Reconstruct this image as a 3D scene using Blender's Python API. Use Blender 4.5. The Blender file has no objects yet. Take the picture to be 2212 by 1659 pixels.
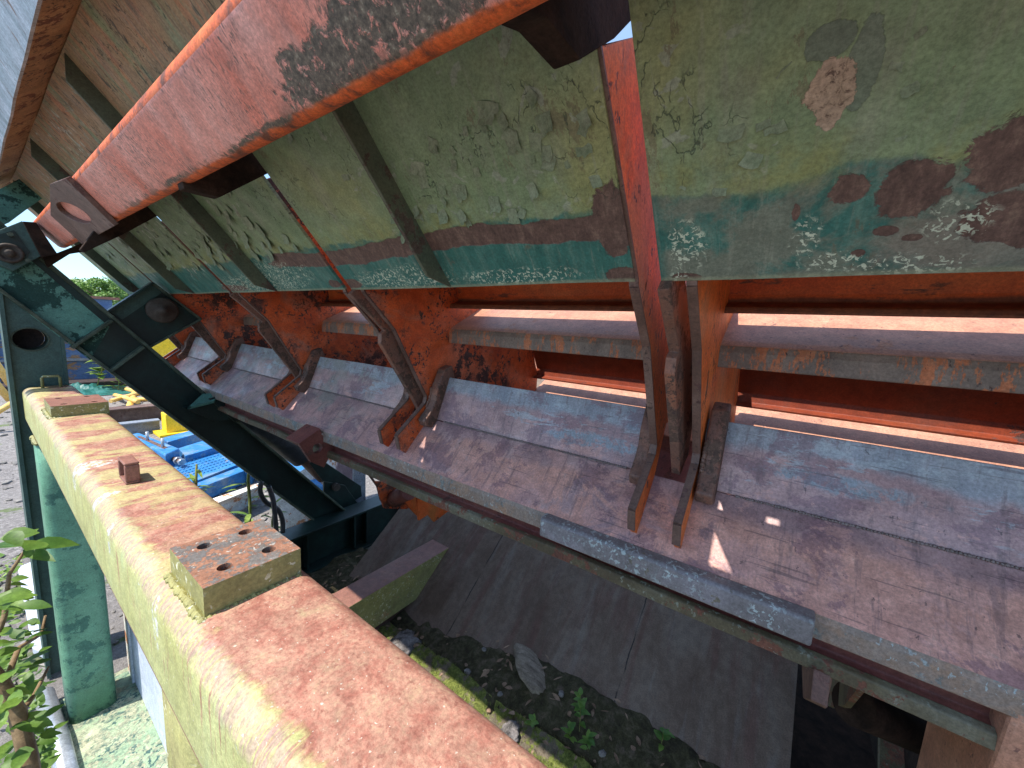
import bpy, bmesh, math, random
from mathutils import Vector, Matrix, noise as mnoise
random.seed(11)
R = math.radians
scene = bpy.context.scene
COL = scene.collection

# ------------------------------------------------------------------ camera
# world: Y runs along the hopper, X into the machine, Z up; the camera stands 1.67 m above the yard
F = 831.0; CX, CY = 1106.0, 829.5                   # focal length and centre for a 2212 px wide frame
def _n(v): v = Vector(v); v.normalize(); return v
yc = _n((-1181, 182, F)); dn = _n((-324, -5900, F))
zc = dn - yc*dn.dot(yc); zc = -zc.normalized()
yr = Vector((yc.x, yc.y, -yc.z)); zr = Vector((zc.x, zc.y, -zc.z)); xr = yr.cross(zr)
M = Matrix((xr, yr, zr))                             # world = M @ camera
cam = bpy.data.objects.new("camera", bpy.data.cameras.new("camera"))
COL.objects.link(cam); scene.camera = cam
cam.data.sensor_width = 36; cam.data.lens = 36*F/2212
cam.data.clip_start = 0.02; cam.data.clip_end = 600
cam.matrix_world = M.to_4x4()
scene.render.resolution_x, scene.render.resolution_y = 1024, 768

# ------------------------------------------------------------------ light
SUN = _n((-.430, .15, .845))                         # direction towards the sun
w = bpy.data.worlds.new("World"); scene.world = w; w.use_nodes = True
nt = w.node_tree; nt.nodes.clear()
sky = nt.nodes.new('ShaderNodeTexSky'); sky.sky_type = 'NISHITA'; sky.sun_disc = False
sky.sun_elevation = math.asin(SUN.z); sky.sun_rotation = math.atan2(SUN.x, SUN.y)
sky.air_density = 1.0; sky.dust_density = .2; sky.ozone_density = 2.0
bg = nt.nodes.new('ShaderNodeBackground'); bg.inputs[1].default_value = .15
scene.cycles.use_denoising = True
wo = nt.nodes.new('ShaderNodeOutputWorld')
tcw = nt.nodes.new('ShaderNodeTexCoord'); spw = nt.nodes.new('ShaderNodeSeparateXYZ'); mrw = nt.nodes.new('ShaderNodeValToRGB'); mlw = nt.nodes.new('ShaderNodeMix')
nt.links.new(tcw.outputs['Generated'], spw.inputs[0]); nt.links.new(spw.outputs[2], mrw.inputs[0])
mrw.color_ramp.elements[0].position = 0; mrw.color_ramp.elements[0].color = (.30, .42, .52, 1); mrw.color_ramp.elements[1].position = .6; mrw.color_ramp.elements[1].color = (1.0, .90, .78, 1)
mlw.data_type = 'RGBA'; mlw.blend_type = 'MULTIPLY'; mlw.inputs[0].default_value = 1
nt.links.new(sky.outputs[0], mlw.inputs[6]); nt.links.new(mrw.outputs[0], mlw.inputs[7]); nt.links.new(mlw.outputs[2], bg.inputs[0]); nt.links.new(bg.outputs[0], wo.inputs[0])
sl = bpy.data.lights.new("sun", 'SUN'); sl.energy = 2.5; sl.angle = R(.5); sl.color = (1, .95, .86)
so = bpy.data.objects.new("sun", sl); COL.objects.link(so)
so.rotation_euler = SUN.to_track_quat('Z', 'Y').to_euler()
scene.view_settings.view_transform = 'Standard'; scene.view_settings.look = 'None'
scene.view_settings.exposure = 1.68; scene.view_settings.gamma = 1
scene.render.engine = 'CYCLES'
scene.cycles.max_bounces = 8; scene.cycles.diffuse_bounces = 6

# ------------------------------------------------------------------ measuring helpers
def ray(p): return M @ Vector((p[0]-CX, -(p[1]-CY), -F))
def onY(p, v): r = ray(p); return r*(v/r.y)
def onZ(p, v): r = ray(p); return r*(v/r.z)
def onX(p, v): r = ray(p); return r*(v/r.x)
def onP(p, a, n): r = ray(p); return r*(Vector(a).dot(Vector(n))/r.dot(Vector(n)))
def xz(p, y): q = onY(p, y); return (q.x, q.z)

# ------------------------------------------------------------------ material toolkit
class T:
    def __init__(s, name, coords='UV'):
        s.m = bpy.data.materials.new(name); s.m.use_nodes = True
        s.t = s.m.node_tree; s.N = s.t.nodes; s.L = s.t.links
        s.b = s.N['Principled BSDF']; s.tc = s.N.new('ShaderNodeTexCoord'); s.coords = coords; s.seed = 0
    def link(s, a, b):
        if isinstance(a, (int, float)): b.default_value = a
        elif isinstance(a, tuple): b.default_value = (*a, 1) if len(a) == 3 else a
        else: s.L.new(a, b)
    def vec(s, sc=(1, 1, 1), coords=None, off=None):
        mp = s.N.new('ShaderNodeMapping'); s.L.new(s.tc.outputs[coords or s.coords], mp.inputs[0])
        mp.inputs['Scale'].default_value = sc; s.seed += 1
        mp.inputs['Location'].default_value = off if off is not None else (s.seed*3.17, s.seed*1.73, s.seed*.9)
        return mp.outputs[0]
    def nz(s, scale, detail=5, rough=.6, dist=0, sc=(1, 1, 1), coords=None):
        n = s.N.new('ShaderNodeTexNoise'); s.L.new(s.vec(sc, coords), n.inputs['Vector'])
        n.inputs['Scale'].default_value = scale; n.inputs['Detail'].default_value = detail
        n.inputs['Roughness'].default_value = rough; n.inputs['Distortion'].default_value = dist
        return n.outputs[0]
    def axis(s, i, coords=None):
        sp = s.N.new('ShaderNodeSeparateXYZ'); s.L.new(s.tc.outputs[coords or s.coords], sp.inputs[0]); return sp.outputs[i]
    def math(s, op, a, b=0.0, c=0.0):
        n = s.N.new('ShaderNodeMath'); n.operation = op
        s.link(a, n.inputs[0]); s.link(b, n.inputs[1]); s.link(c, n.inputs[2]); return n.outputs[0]
    def add(s, a, b): return s.math('ADD', a, b)
    def mul(s, a, b): return s.math('MULTIPLY', a, b)
    def mx(s, a, b): return s.math('MAXIMUM', a, b)
    def step(s, f, lo, hi, a=0., b=1.):
        n = s.N.new('ShaderNodeMapRange'); n.interpolation_type = 'SMOOTHSTEP'
        s.link(f, n.inputs[0])
        if hi < lo: lo, hi, a, b = hi, lo, b, a
        n.inputs[1].default_value = lo; n.inputs[2].default_value = hi; n.inputs[3].default_value = a; n.inputs[4].default_value = b
        return n.outputs[0]
    def thr(s, f, t, wd=.02): return s.step(f, t-wd, t+wd)
    def mix(s, f, a, b, mode='MIX'):
        n = s.N.new('ShaderNodeMix'); n.data_type = 'RGBA'; n.blend_type = mode
        s.link(f, n.inputs[0]); s.link(a, n.inputs[6]); s.link(b, n.inputs[7]); return n.outputs[2]
    def ramp(s, f, cols):
        n = s.N.new('ShaderNodeValToRGB'); s.link(f, n.inputs[0]); e = n.color_ramp.elements
        while len(e) < len(cols): e.new(.5)
        for k, (p, c) in enumerate(cols): e[k].position = p; e[k].color = (*c, 1)
        return n.outputs[0]
    def band(s, ax, lo, hi, wd=.004, wob=.02, scale=14, coords=None, sc=(1, 1, 1)):
        v = s.axis(ax, coords) if isinstance(ax, int) else ax
        v = s.add(v, s.mul(s.add(s.nz(scale, 6, .65, sc=sc, coords=coords), -.5), wob*2))
        return s.mul(s.step(v, lo-wd, lo+wd), s.step(v, hi-wd, hi+wd, 1, 0))
    def blob(s, pts, wob=.45, scale=30, wd=.08):
        wob *= 1.7
        """pts: (u, v, ru, rv) ellipses with a torn outline"""
        u = s.axis(0); v = s.axis(1); res = None
        nn = s.mul(s.add(s.nz(scale*1.5, 7, .72, .6), -.5), wob*2)
        for (pu, pv, ru, rv) in pts:
            a = s.mul(s.add(u, -pu), 1/ru); b = s.mul(s.add(v, -pv), 1/rv)
            d = s.add(s.math('SQRT', s.add(s.mul(a, a), s.mul(b, b))), nn)
            k = s.step(d, 1-wd, 1+wd, 1, 0)
            res = k if res is None else s.mx(res, k)
        return res
    def crack(s, scale, width=.03, sc=(1, 1, 1), dist=.12):
        v = s.N.new('ShaderNodeTexVoronoi'); v.feature = 'DISTANCE_TO_EDGE'; v.inputs['Scale'].default_value = scale
        vv = s.vec(sc); n = s.N.new('ShaderNodeTexNoise'); s.L.new(vv, n.inputs[0]); n.inputs['Scale'].default_value = scale*1.7; n.inputs['Detail'].default_value = 4
        m = s.N.new('ShaderNodeVectorMath'); m.operation = 'MULTIPLY_ADD'; s.L.new(n.outputs[1], m.inputs[0]); m.inputs[1].default_value = (dist, dist, dist); s.L.new(vv, m.inputs[2])
        s.L.new(m.outputs[0], v.inputs['Vector']); return s.step(v.outputs['Distance'], 0, width, 1, 0)
    def out(s, col, rough=.6, metal=0, bumps=(), spec=.4, disp=.004, grain=.22):
        if grain:
            g1 = s.step(s.nz(210, 3, .8), .3, .7, 1-grain, 1+grain); g2 = s.step(s.nz(33, 5, .7), .3, .7, 1-grain*.7, 1+grain*.7)
            gg = s.mul(g1, g2); cx = s.N.new('ShaderNodeCombineXYZ')
            for i_ in range(3): s.L.new(gg, cx.inputs[i_])
            col = s.mix(1.0, col, cx.outputs[0], 'MULTIPLY')
        s.link(col, s.b.inputs['Base Color']); s.link(rough, s.b.inputs['Roughness']); s.link(metal, s.b.inputs['Metallic'])
        s.b.inputs['Specular IOR Level'].default_value = spec
        prev = None
        for (h, st, d) in bumps:
            bn = s.N.new('ShaderNodeBump'); s.link(h, bn.inputs['Height']); bn.inputs['Strength'].default_value = st; bn.inputs['Distance'].default_value = d
            if prev: s.L.new(prev, bn.inputs['Normal'])
            prev = bn.outputs[0]
        if prev: s.L.new(prev, s.b.inputs['Normal'])
        return s.m

def m_chute():
    t = T('weathered_green_paint')
    # large soft variation of the paint
    base = t.ramp(t.nz(3.2, 4, .6, .4), [(.3, (.13, .20, .105)), (.5, (.18, .245, .135)), (.68, (.24, .26, .115))])
    base = t.mix(t.mul(t.step(t.nz(9, 5, .65, sc=(2.2, .5, 1)), .5, .72), .45), base, (.24, .235, .19))
    base = t.mix(t.mul(t.step(t.axis(1), .2, .0), .35), base, (.27, .29, .11))
    # brownish staining of the far and upper part
    up = t.mul(t.step(t.axis(1), .36, .56), t.step(t.nz(7, 5, .65, sc=(2.5, .4, 1)), .3, .55))
    base = t.mix(t.mul(up, .9), base, (.33, .20, .11))
    base = t.mix(t.mul(t.mul(t.step(t.axis(1), .38, .5), t.step(t.nz(16, 6, .7, sc=(3, .5, 1)), .5, .62)), .6), base, (.48, .19, .09))
    dkf = t.mul(t.mul(t.thr(t.nz(26, 5, .7, .6, sc=(2.2, .8, 1)), .60, .015), t.step(t.axis(1), .42, .5)), t.step(t.axis(0), .35, .8))
    base = t.mix(t.mul(dkf, .85), base, (.035, .04, .032))
    rsx = t.mul(t.step(t.axis(1), .40, .5), t.step(t.nz(30, 6, .75, sc=(4, .35, 1)), .52, .6)); base = t.mix(t.mul(rsx, .55), base, (.15, .085, .06))
    # loose light flakes
    fl = t.mul(t.thr(t.nz(26, 3, .5, 1.), .64, .012), t.thr(t.nz(4, 2), .5, .05))
    base = t.mix(t.mul(fl, .7), base, (.26, .29, .23))
    # teal old coat towards the lower edge
    teal = t.band(1, -.05, .125, .004, .03, 9, sc=(1.2, .35, 1))
    tc = t.ramp(t.nz(14, 6, .7, sc=(2.5, .4, 1)), [(.3, (.015, .095, .078)), (.5, (.035, .135, .11)), (.72, (.11, .20, .155))])
    col = t.mix(teal, base, tc)
    nearp = t.step(t.axis(0), .15, .17, 1, 0)
    dirt = t.mul(t.mul(teal, nearp), t.step(t.nz(8, 6, .7, .6), .42, .56))
    col = t.mix(t.mul(dirt, .8), col, (.17, .17, .125))
    runs = t.mul(t.step(t.nz(34, 5, .7, .1, sc=(2.8, .22, 1)), .55, .66), .35); col = t.mix(runs, col, (.24, .25, .19))
    rst = t.mul(t.thr(t.nz(7, 8, .78, .3, sc=(1.6, .8, 1)), .60, .012), .55); col = t.mix(rst, col, (.13, .10, .06))
    oli = t.mul(t.mul(t.step(t.axis(1), .20, .13), t.step(t.axis(1), .10, .13)), t.step(t.nz(10, 6, .7), .42, .6)); col = t.mix(t.mul(oli, .6), col, (.22, .21, .06))
    # bare brown primer band in the middle bays
    u = t.axis(0); v = t.axis(1)
    wav = t.add(v, t.mul(t.math('SINE', t.mul(u, 8.5)), .008))
    mid = t.mul(t.step(u, .2, .215), t.step(t.add(u, t.mul(t.nz(18, 4), .12)), 1.28, 1.36, 1, 0))
    br = t.mul(t.band(wav, .078, .118, .0015, .016, 11), mid)
    br = t.mx(br, t.blob([(.222, .1, .028, .055), (.215, .012, .035, .016), (.95, .018, .05, .014), (1.03, .02, .03, .012), (1.17, .095, .13, .012), (.13, .004, .02, .01), (1.72, .02, .12, .014)], .35, 22, .05))
    br = t.mx(br, t.blob([(-.03, .105, .017, .015), (-.078, .098, .026, .028), (-.135, .118, .03, .032), (.012, .086, .004, .01), (-.068, .055, .010, .006), (-.09, .045, .008, .004), (-.17, .06, .05, .03), (-.05, .03, .006, .005)], .4, 38, .05))
    bc = t.ramp(t.nz(55, 5, .75, sc=(1.5, .7, 1)), [(.3, (.06, .034, .028)), (.52, (.115, .066, .052)), (.75, (.20, .13, .095))])
    gr2 = t.blob([(-.17, .07, .045, .09), (-.11, .035, .05, .03), (-.2, .15, .03, .08)], .7, 14, .35)
    col = t.mix(t.mul(gr2, .8), col, (.19, .165, .13))
    col = t.mix(br, col, bc)
    # bare patch with pale rust plate showing
    pale = t.blob([(-.002, .199, .018, .024), (-.004, .183, .010, .018)], .33, 46, .03)
    pc = t.ramp(t.nz(120, 4, .7, .5), [(.36, (.1, .06, .045)), (.46, (.33, .24, .17)), (.7, (.42, .31, .23))])
    flap = t.blob([(-.022, .212, .012, .032), (.003, .236, .018, .014)], .3, 22, .03)
    col = t.mix(flap, col, (.135, .17, .12)); col = t.mix(pale, col, pc)
    # lichen specks low down
    sp = t.thr(t.nz(150, 3, .6, .8), .565, .02)
    lic = t.mul(sp, t.mx(t.blob([(.43, .018, .13, .017), (.74, .028, .15, .03), (.128, .055, .022, .035), (.14, .008, .012, .018), (1.35, .05, .2, .05), (1.6, .03, .2, .04)], .5, 12, .3),
                         t.blob([(-.115, .06, .022, .02), (-.03, .02, .03, .012), (-.0, .055, .012, .02), (-.09, .012, .05, .012)], .6, 14, .3)))
    col = t.mix(lic, col, (.46, .5, .38))
    edge = t.band(1, -.01, .006, .003, .004, 60)
    col = t.mix(t.mul(edge, .7), col, (.24, .25, .16))
    # cracks
    cr = t.mul(t.crack(24, .028, (1, .62, 1), .06), t.thr(t.nz(6.5, 3, .6), .535, .03))
    cr = t.mul(cr, t.mul(t.step(v, .12, .15), t.thr(t.nz(60, 2), .47, .06)))
    holes = t.mul(t.thr(t.nz(17, 4, .6, 1.5, sc=(1.5, .8, 1)), .665, .012), t.mul(t.step(u, 1.2, 1.7), t.step(v, .05, .12)))
    col = t.mix(t.mul(holes, .93), col, (.012, .022, .02))
    fl2 = t.mul(t.thr(t.nz(20, 4, .6, 1.5, sc=(1.5, .8, 1)), .62, .012), t.mul(t.step(u, 1.5, 1.9), t.step(v, .05, .12)))
    col = t.mix(t.mul(fl2, .8), col, (.42, .43, .36))
    col = t.mix(t.mul(cr, .75), col, (.03, .045, .03))
    hgt = t.add(t.mul(cr, -.6), t.add(t.mul(br, -.4), t.add(t.mul(pale, -.8), t.mul(flap, .5))))
    return t.out(col, t.step(t.nz(20), .3, .7, .5, .75), 0, [(hgt, .5, .004), (t.nz(11, 3, .5), .25, .012), (t.nz(140, 4), .25, .0012)])

def m_paint(name, cols, rust, rust_t=.6, rust_scale=14, coords='Object', streak=(1, 1, 1), chip=.62, chip_scale=90, chipcol=(.06, .035, .03), rough=.55, low=None, stain=None, bump=.3, chipw=.02, cluster=False):
    t = T(name, coords)
    c = t.ramp(t.nz(6, 5, .65, .5, sc=streak), [(.3, cols[0]), (.5, cols[1]), (.7, cols[2])])
    if stain: c = t.mix(t.mul(t.step(t.nz(5, 6, .7, .8, sc=streak), .5, .68), .7), c, stain)
    r = t.thr(t.add(t.nz(rust_scale, 7, .72, .15, sc=streak), t.mul(t.nz(rust_scale*5, 5, .75, 0, sc=streak), .40)), rust_t+.205, .018)
    if cluster: r = t.mul(r, t.thr(t.nz(4.5, 3, .6), .5, .06))
    rc = t.ramp(t.nz(60, 5, .7), [(.3, rust[0]), (.55, rust[1]), (.8, rust[2])])
    c = t.mix(r, c, rc)
    ch = t.mul(t.thr(t.nz(chip_scale, 3, .6, .4, sc=streak), chip, chipw), t.step(t.nz(9, 3), .4, .6))
    c = t.mix(ch, c, chipcol)
    return t.out(c, t.mix(r, (rough,)*3, (.85,)*3), 0, [(t.mul(t.mx(r, ch), -1.), bump, .003), (t.nz(150, 4, .7), bump, .0012), (t.nz(14, 3), .15, .008)])

def m_beam():      # salmon red tube, UV: u along, v around
    t = T('faded_red_paint')
    c = t.ramp(t.nz(5, 5, .65, .4, sc=(1.6, .8, 1)), [(.3, (.60, .16, .10)), (.52, (.66, .255, .19)), (.72, (.70, .36, .30))])
    st = t.step(t.nz(10, 6, .7, .4, sc=(4, .6, 1)), .5, .66)
    c = t.mix(t.mul(st, .35), c, (.34, .17, .14))
    ch = t.thr(t.nz(150, 4, .75, .3, sc=(1.5, .5, 1)), .565, .02)
    c = t.mix(t.mul(ch, t.step(t.nz(7, 3), .38, .6)), c, (.13, .09, .07))
    v = t.axis(1)
    lowb = t.mul(t.step(v, .085, .115), t.step(t.add(t.nz(20, 6, .7, .5), t.mul(t.step(v, .09, .115), .09)), .56, .6))
    big = t.blob([(.42, .09, .10, .03), (.62, .112, .12, .008), (1.0, .11, .05, .010), (.30, .075, .12, .04)], .8, 26, .12)
    gr = t.mx(t.mul(lowb, .8), t.mul(big, t.thr(t.nz(70, 4, .75, .5), .40, .06)))
    c = t.mix(gr, c, t.ramp(t.nz(150, 3, .7), [(.35, (.055, .045, .035)), (.6, (.15, .115, .085)), (.75, (.3, .27, .2))]))
    org = t.step(t.add(v, t.mul(t.nz(20, 5, .7), .02)), .118, .124)
    orc = t.ramp(t.nz(24, 6, .75, .4, sc=(1, .6, 1)), [(.38, (.16, .055, .03)), (.5, (.62, .12, .03)), (.75, (.72, .19, .05))])
    c = t.mix(org, c, orc)
    return t.out(c, .6, 0, [(t.mul(t.mx(ch, gr), -1.), .35, .002), (t.nz(160, 4, .7), .25, .001)])

def m_floor():     # worn wear plates, UV: u = along, v = down the slope from the top edge
    t = T('worn_rusty_plate')
    u = t.axis(0); v = t.axis(1)
    c = t.ramp(t.nz(6, 6, .65, .6), [(.32, (.23, .135, .135)), (.5, (.37, .225, .21)), (.68, (.50, .32, .28))])
    tb = t.band(1, -.1, .05, .012, .045, 7)
    bl = t.ramp(t.nz(12, 6, .7, .3, sc=(2, .5, 1)), [(.3, (.16, .19, .22)), (.55, (.27, .305, .325)), (.75, (.38, .40, .39))])
    c = t.mix(t.mul(tb, .85), c, bl)
    far = t.step(u, .9, 1.5)
    c = t.mix(t.mul(t.mul(far, t.step(t.nz(8, 5, .6), .42, .6)), .7), c, (.25, .24, .2))
    mb = t.mul(t.blob([(.37, .1, .13, .018), (-.1, .08, .1, .016)], .6, 20, .3), t.thr(t.nz(50, 5, .75), .46, .06))
    c = t.mix(mb, c, (.24, .26, .28))
    rs = t.mul(t.band(1, .185, .5, .02, .06, 6), t.mul(t.step(t.add(t.nz(11, 7, .7, .6), t.mul(t.step(u, .2, -.1), .12)), .40, .52), t.step(u, 1.5, .5, .25, 1)))
    c = t.mix(rs, c, t.ramp(t.nz(30, 5, .7), [(.3, (.46, .22, .16)), (.6, (.62, .32, .24)), (.8, (.56, .40, .32))]))
    pu = t.mul(t.thr(t.nz(7, 7, .74, .3), .545, .02), .6); c = t.mix(pu, c, (.19, .10, .115))
    pk = t.mul(t.thr(t.nz(8.5, 8, .76, .3, sc=(1, 1.3, 1)), .56, .015), t.mul(t.step(v, .05, .12), .65)); c = t.mix(pk, c, (.52, .28, .23))
    rn = t.mul(t.step(t.nz(26, 5, .7, .1, sc=(2.6, .3, 1)), .54, .66), .5); c = t.mix(rn, c, (.15, .10, .10))
    gw = t.mul(t.thr(t.nz(12, 8, .78, .2, sc=(.6, 2, 1)), .57, .02), t.mul(t.step(v, .16, .08), .7)); c = t.mix(gw, c, (.33, .36, .37))
    scr = t.mul(t.thr(t.nz(60, 2, .5, 0, sc=(.12, 3, 1)), .66, .01), .5); c = t.mix(scr, c, (.09, .06, .065))
    dk = t.thr(t.nz(60, 5, .7, .5, sc=(1, .6, 1)), .66, .02)
    c = t.mix(t.mul(dk, .7), c, (.05, .035, .04))
    return t.out(c, t.step(t.nz(9), .35, .65, .38, .62), .1, [(t.nz(120, 4, .7), .2, .001), (t.nz(9, 4, .6), .2, .008)], spec=.5)

def m_box():       # foreground box beam, UV: u along, v around from the left top fillet
    t = T('sun_bleached_yellow_green_paint')
    u = t.axis(0); v = t.axis(1)
    yel = t.ramp(t.nz(8, 5, .6, .4, sc=(1, .5, 1)), [(.3, (.34, .33, .125)), (.55, (.41, .41, .18)), (.75, (.32, .40, .22))])
    wt = t.thr(t.nz(26, 5, .7, .8), .66, .02)
    yel = t.mix(t.mul(wt, t.step(v, .07, .12)), yel, (.42, .47, .42))
    rust = t.ramp(t.nz(34, 6, .75, .3), [(.3, (.22, .075, .055)), (.43, (.29, .125, .09)), (.55, (.35, .19, .135)), (.72, (.37, .26, .16))])
    rust = t.mix(t.mul(t.thr(t.nz(120, 4, .7), .60, .04), .55), rust, (.20, .065, .05))
    # where rust holds: top face (v > ~.135)
    topm = t.step(t.add(v, t.mul(t.add(t.nz(16, 6, .7, .4, sc=(1, .5, 1)), -.5), .09)), .128, .142)
    run = t.mul(t.thr(t.nz(36, 5, .7, .5, sc=(3.4, .25, 1)), .60, .04), t.step(t.add(v, t.mul(t.nz(8, 3), .1)), .055, .14))
    far = t.step(t.add(u, t.mul(t.nz(3, 3), .8)), 1.1, 1.75)
    patch = t.mul(t.thr(t.nz(9, 6, .7, .5, sc=(2.2, .7, 1)), .50, .03), t.step(t.add(u, t.mul(t.nz(4, 3), .5)), .85, 1.3))
    drip = t.mul(t.thr(t.nz(60, 4, .7, .3, sc=(2.6, .16, 1)), .62, .03), t.step(t.add(v, t.mul(t.nz(5, 3), .12)), .04, .13))
    run = t.mx(run, drip)
    wel = t.mul(t.blob([(.62, .11, .13, .05), (2.42, .12, .2, .06)], .5, 20, .15), 1)
    yel = t.mix(t.mul(topm, .7), yel, t.ramp(t.nz(40, 5, .7), [(.35, (.36, .26, .14)), (.65, (.40, .36, .15))]))
    f = t.mx(t.mul(topm, t.add(1, t.mul(patch, -.8))), t.mul(run, .85))
    f = t.mul(f, t.add(1, t.mul(wel, -.85)))
    c = t.mix(f, yel, rust)
    fil = t.mul(t.band(1, .108, .137, .008, .02, 26), t.thr(t.nz(55, 4, .7, .3, sc=(3, .4, 1)), .46, .06))
    c = t.mix(t.mul(fil, .75), c, (.33, .215, .19))
    line = t.blob([(1.22, .13, .03, .05), (1.0, .125, .012, .03), (.87, .095, .01, .03), (.6, .085, .012, .035)], .5, 40, .1)
    line = t.mul(line, t.thr(t.nz(70, 4, .75), .5, .05)); c = t.mix(line, c, (.5, .5, .47))
    spk = t.thr(t.nz(190, 2, .6), .69, .015)
    c = t.mix(t.mul(spk, .8), c, (.5, .45, .38))
    return t.out(c, .62, 0, [(t.nz(110, 5, .7), .4, .0022), (t.mul(f, -1), .25, .002), (t.nz(20, 3), .12, .006)])

def m_dark():      # lower chute plate in deep shade
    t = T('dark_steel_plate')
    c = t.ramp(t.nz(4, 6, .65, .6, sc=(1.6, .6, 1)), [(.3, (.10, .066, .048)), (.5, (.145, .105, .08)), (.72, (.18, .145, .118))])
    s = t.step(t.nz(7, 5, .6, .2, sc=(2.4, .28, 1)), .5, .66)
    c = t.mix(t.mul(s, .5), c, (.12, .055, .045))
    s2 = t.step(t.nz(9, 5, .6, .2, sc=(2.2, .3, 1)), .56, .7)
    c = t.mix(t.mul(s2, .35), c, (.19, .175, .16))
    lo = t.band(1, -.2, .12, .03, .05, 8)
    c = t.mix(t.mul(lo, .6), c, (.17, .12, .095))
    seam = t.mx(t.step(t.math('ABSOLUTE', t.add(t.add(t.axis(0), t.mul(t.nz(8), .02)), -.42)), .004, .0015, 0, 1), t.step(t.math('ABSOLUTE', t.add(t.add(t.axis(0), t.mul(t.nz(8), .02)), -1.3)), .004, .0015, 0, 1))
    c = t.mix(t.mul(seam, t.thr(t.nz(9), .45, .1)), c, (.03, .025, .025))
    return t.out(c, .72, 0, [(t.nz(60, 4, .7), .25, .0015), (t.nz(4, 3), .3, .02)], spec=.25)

def m_simple(name, a, b, scale=8, rough=.7, bump=.3, bs=60, coords='Object', bd=.003, metal=0, mid=None, sc=(1, 1, 1)):
    t = T(name, coords)
    cols = [(.32, a), (.68, b)] if mid is None else [(.3, a), (.5, mid), (.7, b)]
    return t.out(t.ramp(t.nz(scale, 6, .68, .5, sc=sc), cols), rough, metal, [(t.nz(bs, 5, .7), bump, bd)], spec=.4 if rough < .6 else .15)

MT = {}
MT['chute'] = m_chute(); MT['beam'] = m_beam(); MT['floor'] = m_floor(); MT['box'] = m_box(); MT['dark'] = m_dark()
MT['orange'] = m_paint('orange_paint_with_rust', ((.42, .06, .015), (.56, .10, .025), (.62, .17, .08)), ((.045, .025, .022), (.09, .045, .035), (.16, .1, .08)), .50, 20, chip=.57, chip_scale=95, stain=(.30, .17, .12), cluster=True)
MT['orange_clean'] = m_paint('bright_orange_paint', ((.46, .065, .012), (.54, .095, .016), (.52, .125, .04)), ((.06, .03, .02), (.13, .06, .03), (.2, .1, .05)), .66, 6, streak=(1, 1, .4), stain=(.36, .15, .04), chip=.68)
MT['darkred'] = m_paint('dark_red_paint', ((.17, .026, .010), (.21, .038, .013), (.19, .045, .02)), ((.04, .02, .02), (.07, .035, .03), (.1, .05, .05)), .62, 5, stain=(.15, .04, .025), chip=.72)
MT['rust'] = m_paint('brown_rust', ((.085, .045, .033), (.13, .072, .054), (.19, .12, .095)), ((.07, .04, .035), (.12, .06, .05), (.2, .1, .07)), .6, 14, chip=.62)
MT['rustorange'] = m_paint('rust_over_orange', ((.20, .075, .04), (.15, .08, .058), (.26, .095, .05)), ((.06, .035, .028), (.10, .06, .043), (.17, .10, .075)), .53, 16, chip=.62)
MT['slat'] = m_paint('purple_grey_slat', ((.32, .15, .10), (.42, .20, .125), (.48, .25, .16)), ((.5, .22, .14), (.5, .26, .17), (.5, .34, .26)), .62, 9, rough=.5, chip=.66, chipcol=(.15, .07, .06))
MT['slatface'] = m_paint('spotted_slat_edge', ((.13, .095, .075), (.19, .14, .11), (.22, .16, .12)), ((.46, .14, .06), (.42, .16, .08), (.36, .2, .12)), .53, 14, streak=(1, 2.2, .7), chip=.66)
MT['lipface'] = m_paint('scratched_lip', ((.28, .17, .10), (.24, .19, .15), (.36, .2, .11)), ((.14, .10, .08), (.2, .22, .2), (.3, .32, .3)), .58, 16, streak=(1, 1.4, 1), chip=.62, chipcol=(.34, .38, .36))
MT['olive'] = m_paint('olive_grime', ((.065, .05, .03), (.10, .085, .045), (.15, .145, .10)), ((.08, .04, .03), (.16, .065, .04), (.2, .1, .06)), .55, 8, chip=.62, chipcol=(.2, .22, .17))
MT['wearbar'] = m_paint('blue_grey_bar', ((.13, .12, .11), (.18, .165, .16), (.24, .22, .23)), ((.12, .1, .07), (.16, .14, .1), (.22, .2, .16)), .6, 9, chip=.575, chip_scale=110, chipcol=(.36, .42, .4), rough=.5)
MT['weld'] = m_simple('torch_cut_edge', (.22, .16, .13), (.36, .27, .22), 30, .55, .8, 90, bd=.004)
MT['brown'] = m_paint('maroon_rust', ((.12, .035, .028), (.16, .05, .04), (.2, .075, .055)), ((.07, .03, .03), (.11, .05, .04), (.16, .08, .06)), .6, 8, chip=.68)
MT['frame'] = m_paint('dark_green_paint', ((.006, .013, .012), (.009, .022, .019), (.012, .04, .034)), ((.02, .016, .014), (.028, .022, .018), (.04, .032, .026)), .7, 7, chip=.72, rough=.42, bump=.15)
MT['frame_lit'] = m_paint('lit_green_paint', ((.07, .19, .155), (.09, .235, .19), (.12, .28, .22)), ((.022, .07, .06), (.02, .06, .05), (.035, .08, .07)), .53, 5, chip=.72, rough=.42, bump=.12)  # lit copy of the dark frame green, brightness put into the colour
MT['shade_dark'] = m_simple('shade_black_rust', (.010, .007, .006), (.045, .026, .018), 14, .95, .5, 50)  # dark rust with the shade of brackets and void put into its colour
MT['flake'] = m_simple('curled_paint_flake', (.15, .20, .12), (.24, .27, .19), 25, .7, .3)
MT['floorweld'] = m_simple('grey_weld', (.13, .10, .09), (.22, .17, .16), 30, .5)
MT['flange'] = m_paint('orange_brown_flange', ((.26, .14, .07), (.40, .22, .11), (.50, .33, .18)), ((.12, .06, .05), (.2, .09, .06), (.3, .15, .08)), .56, 16, chip=.6)
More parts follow.
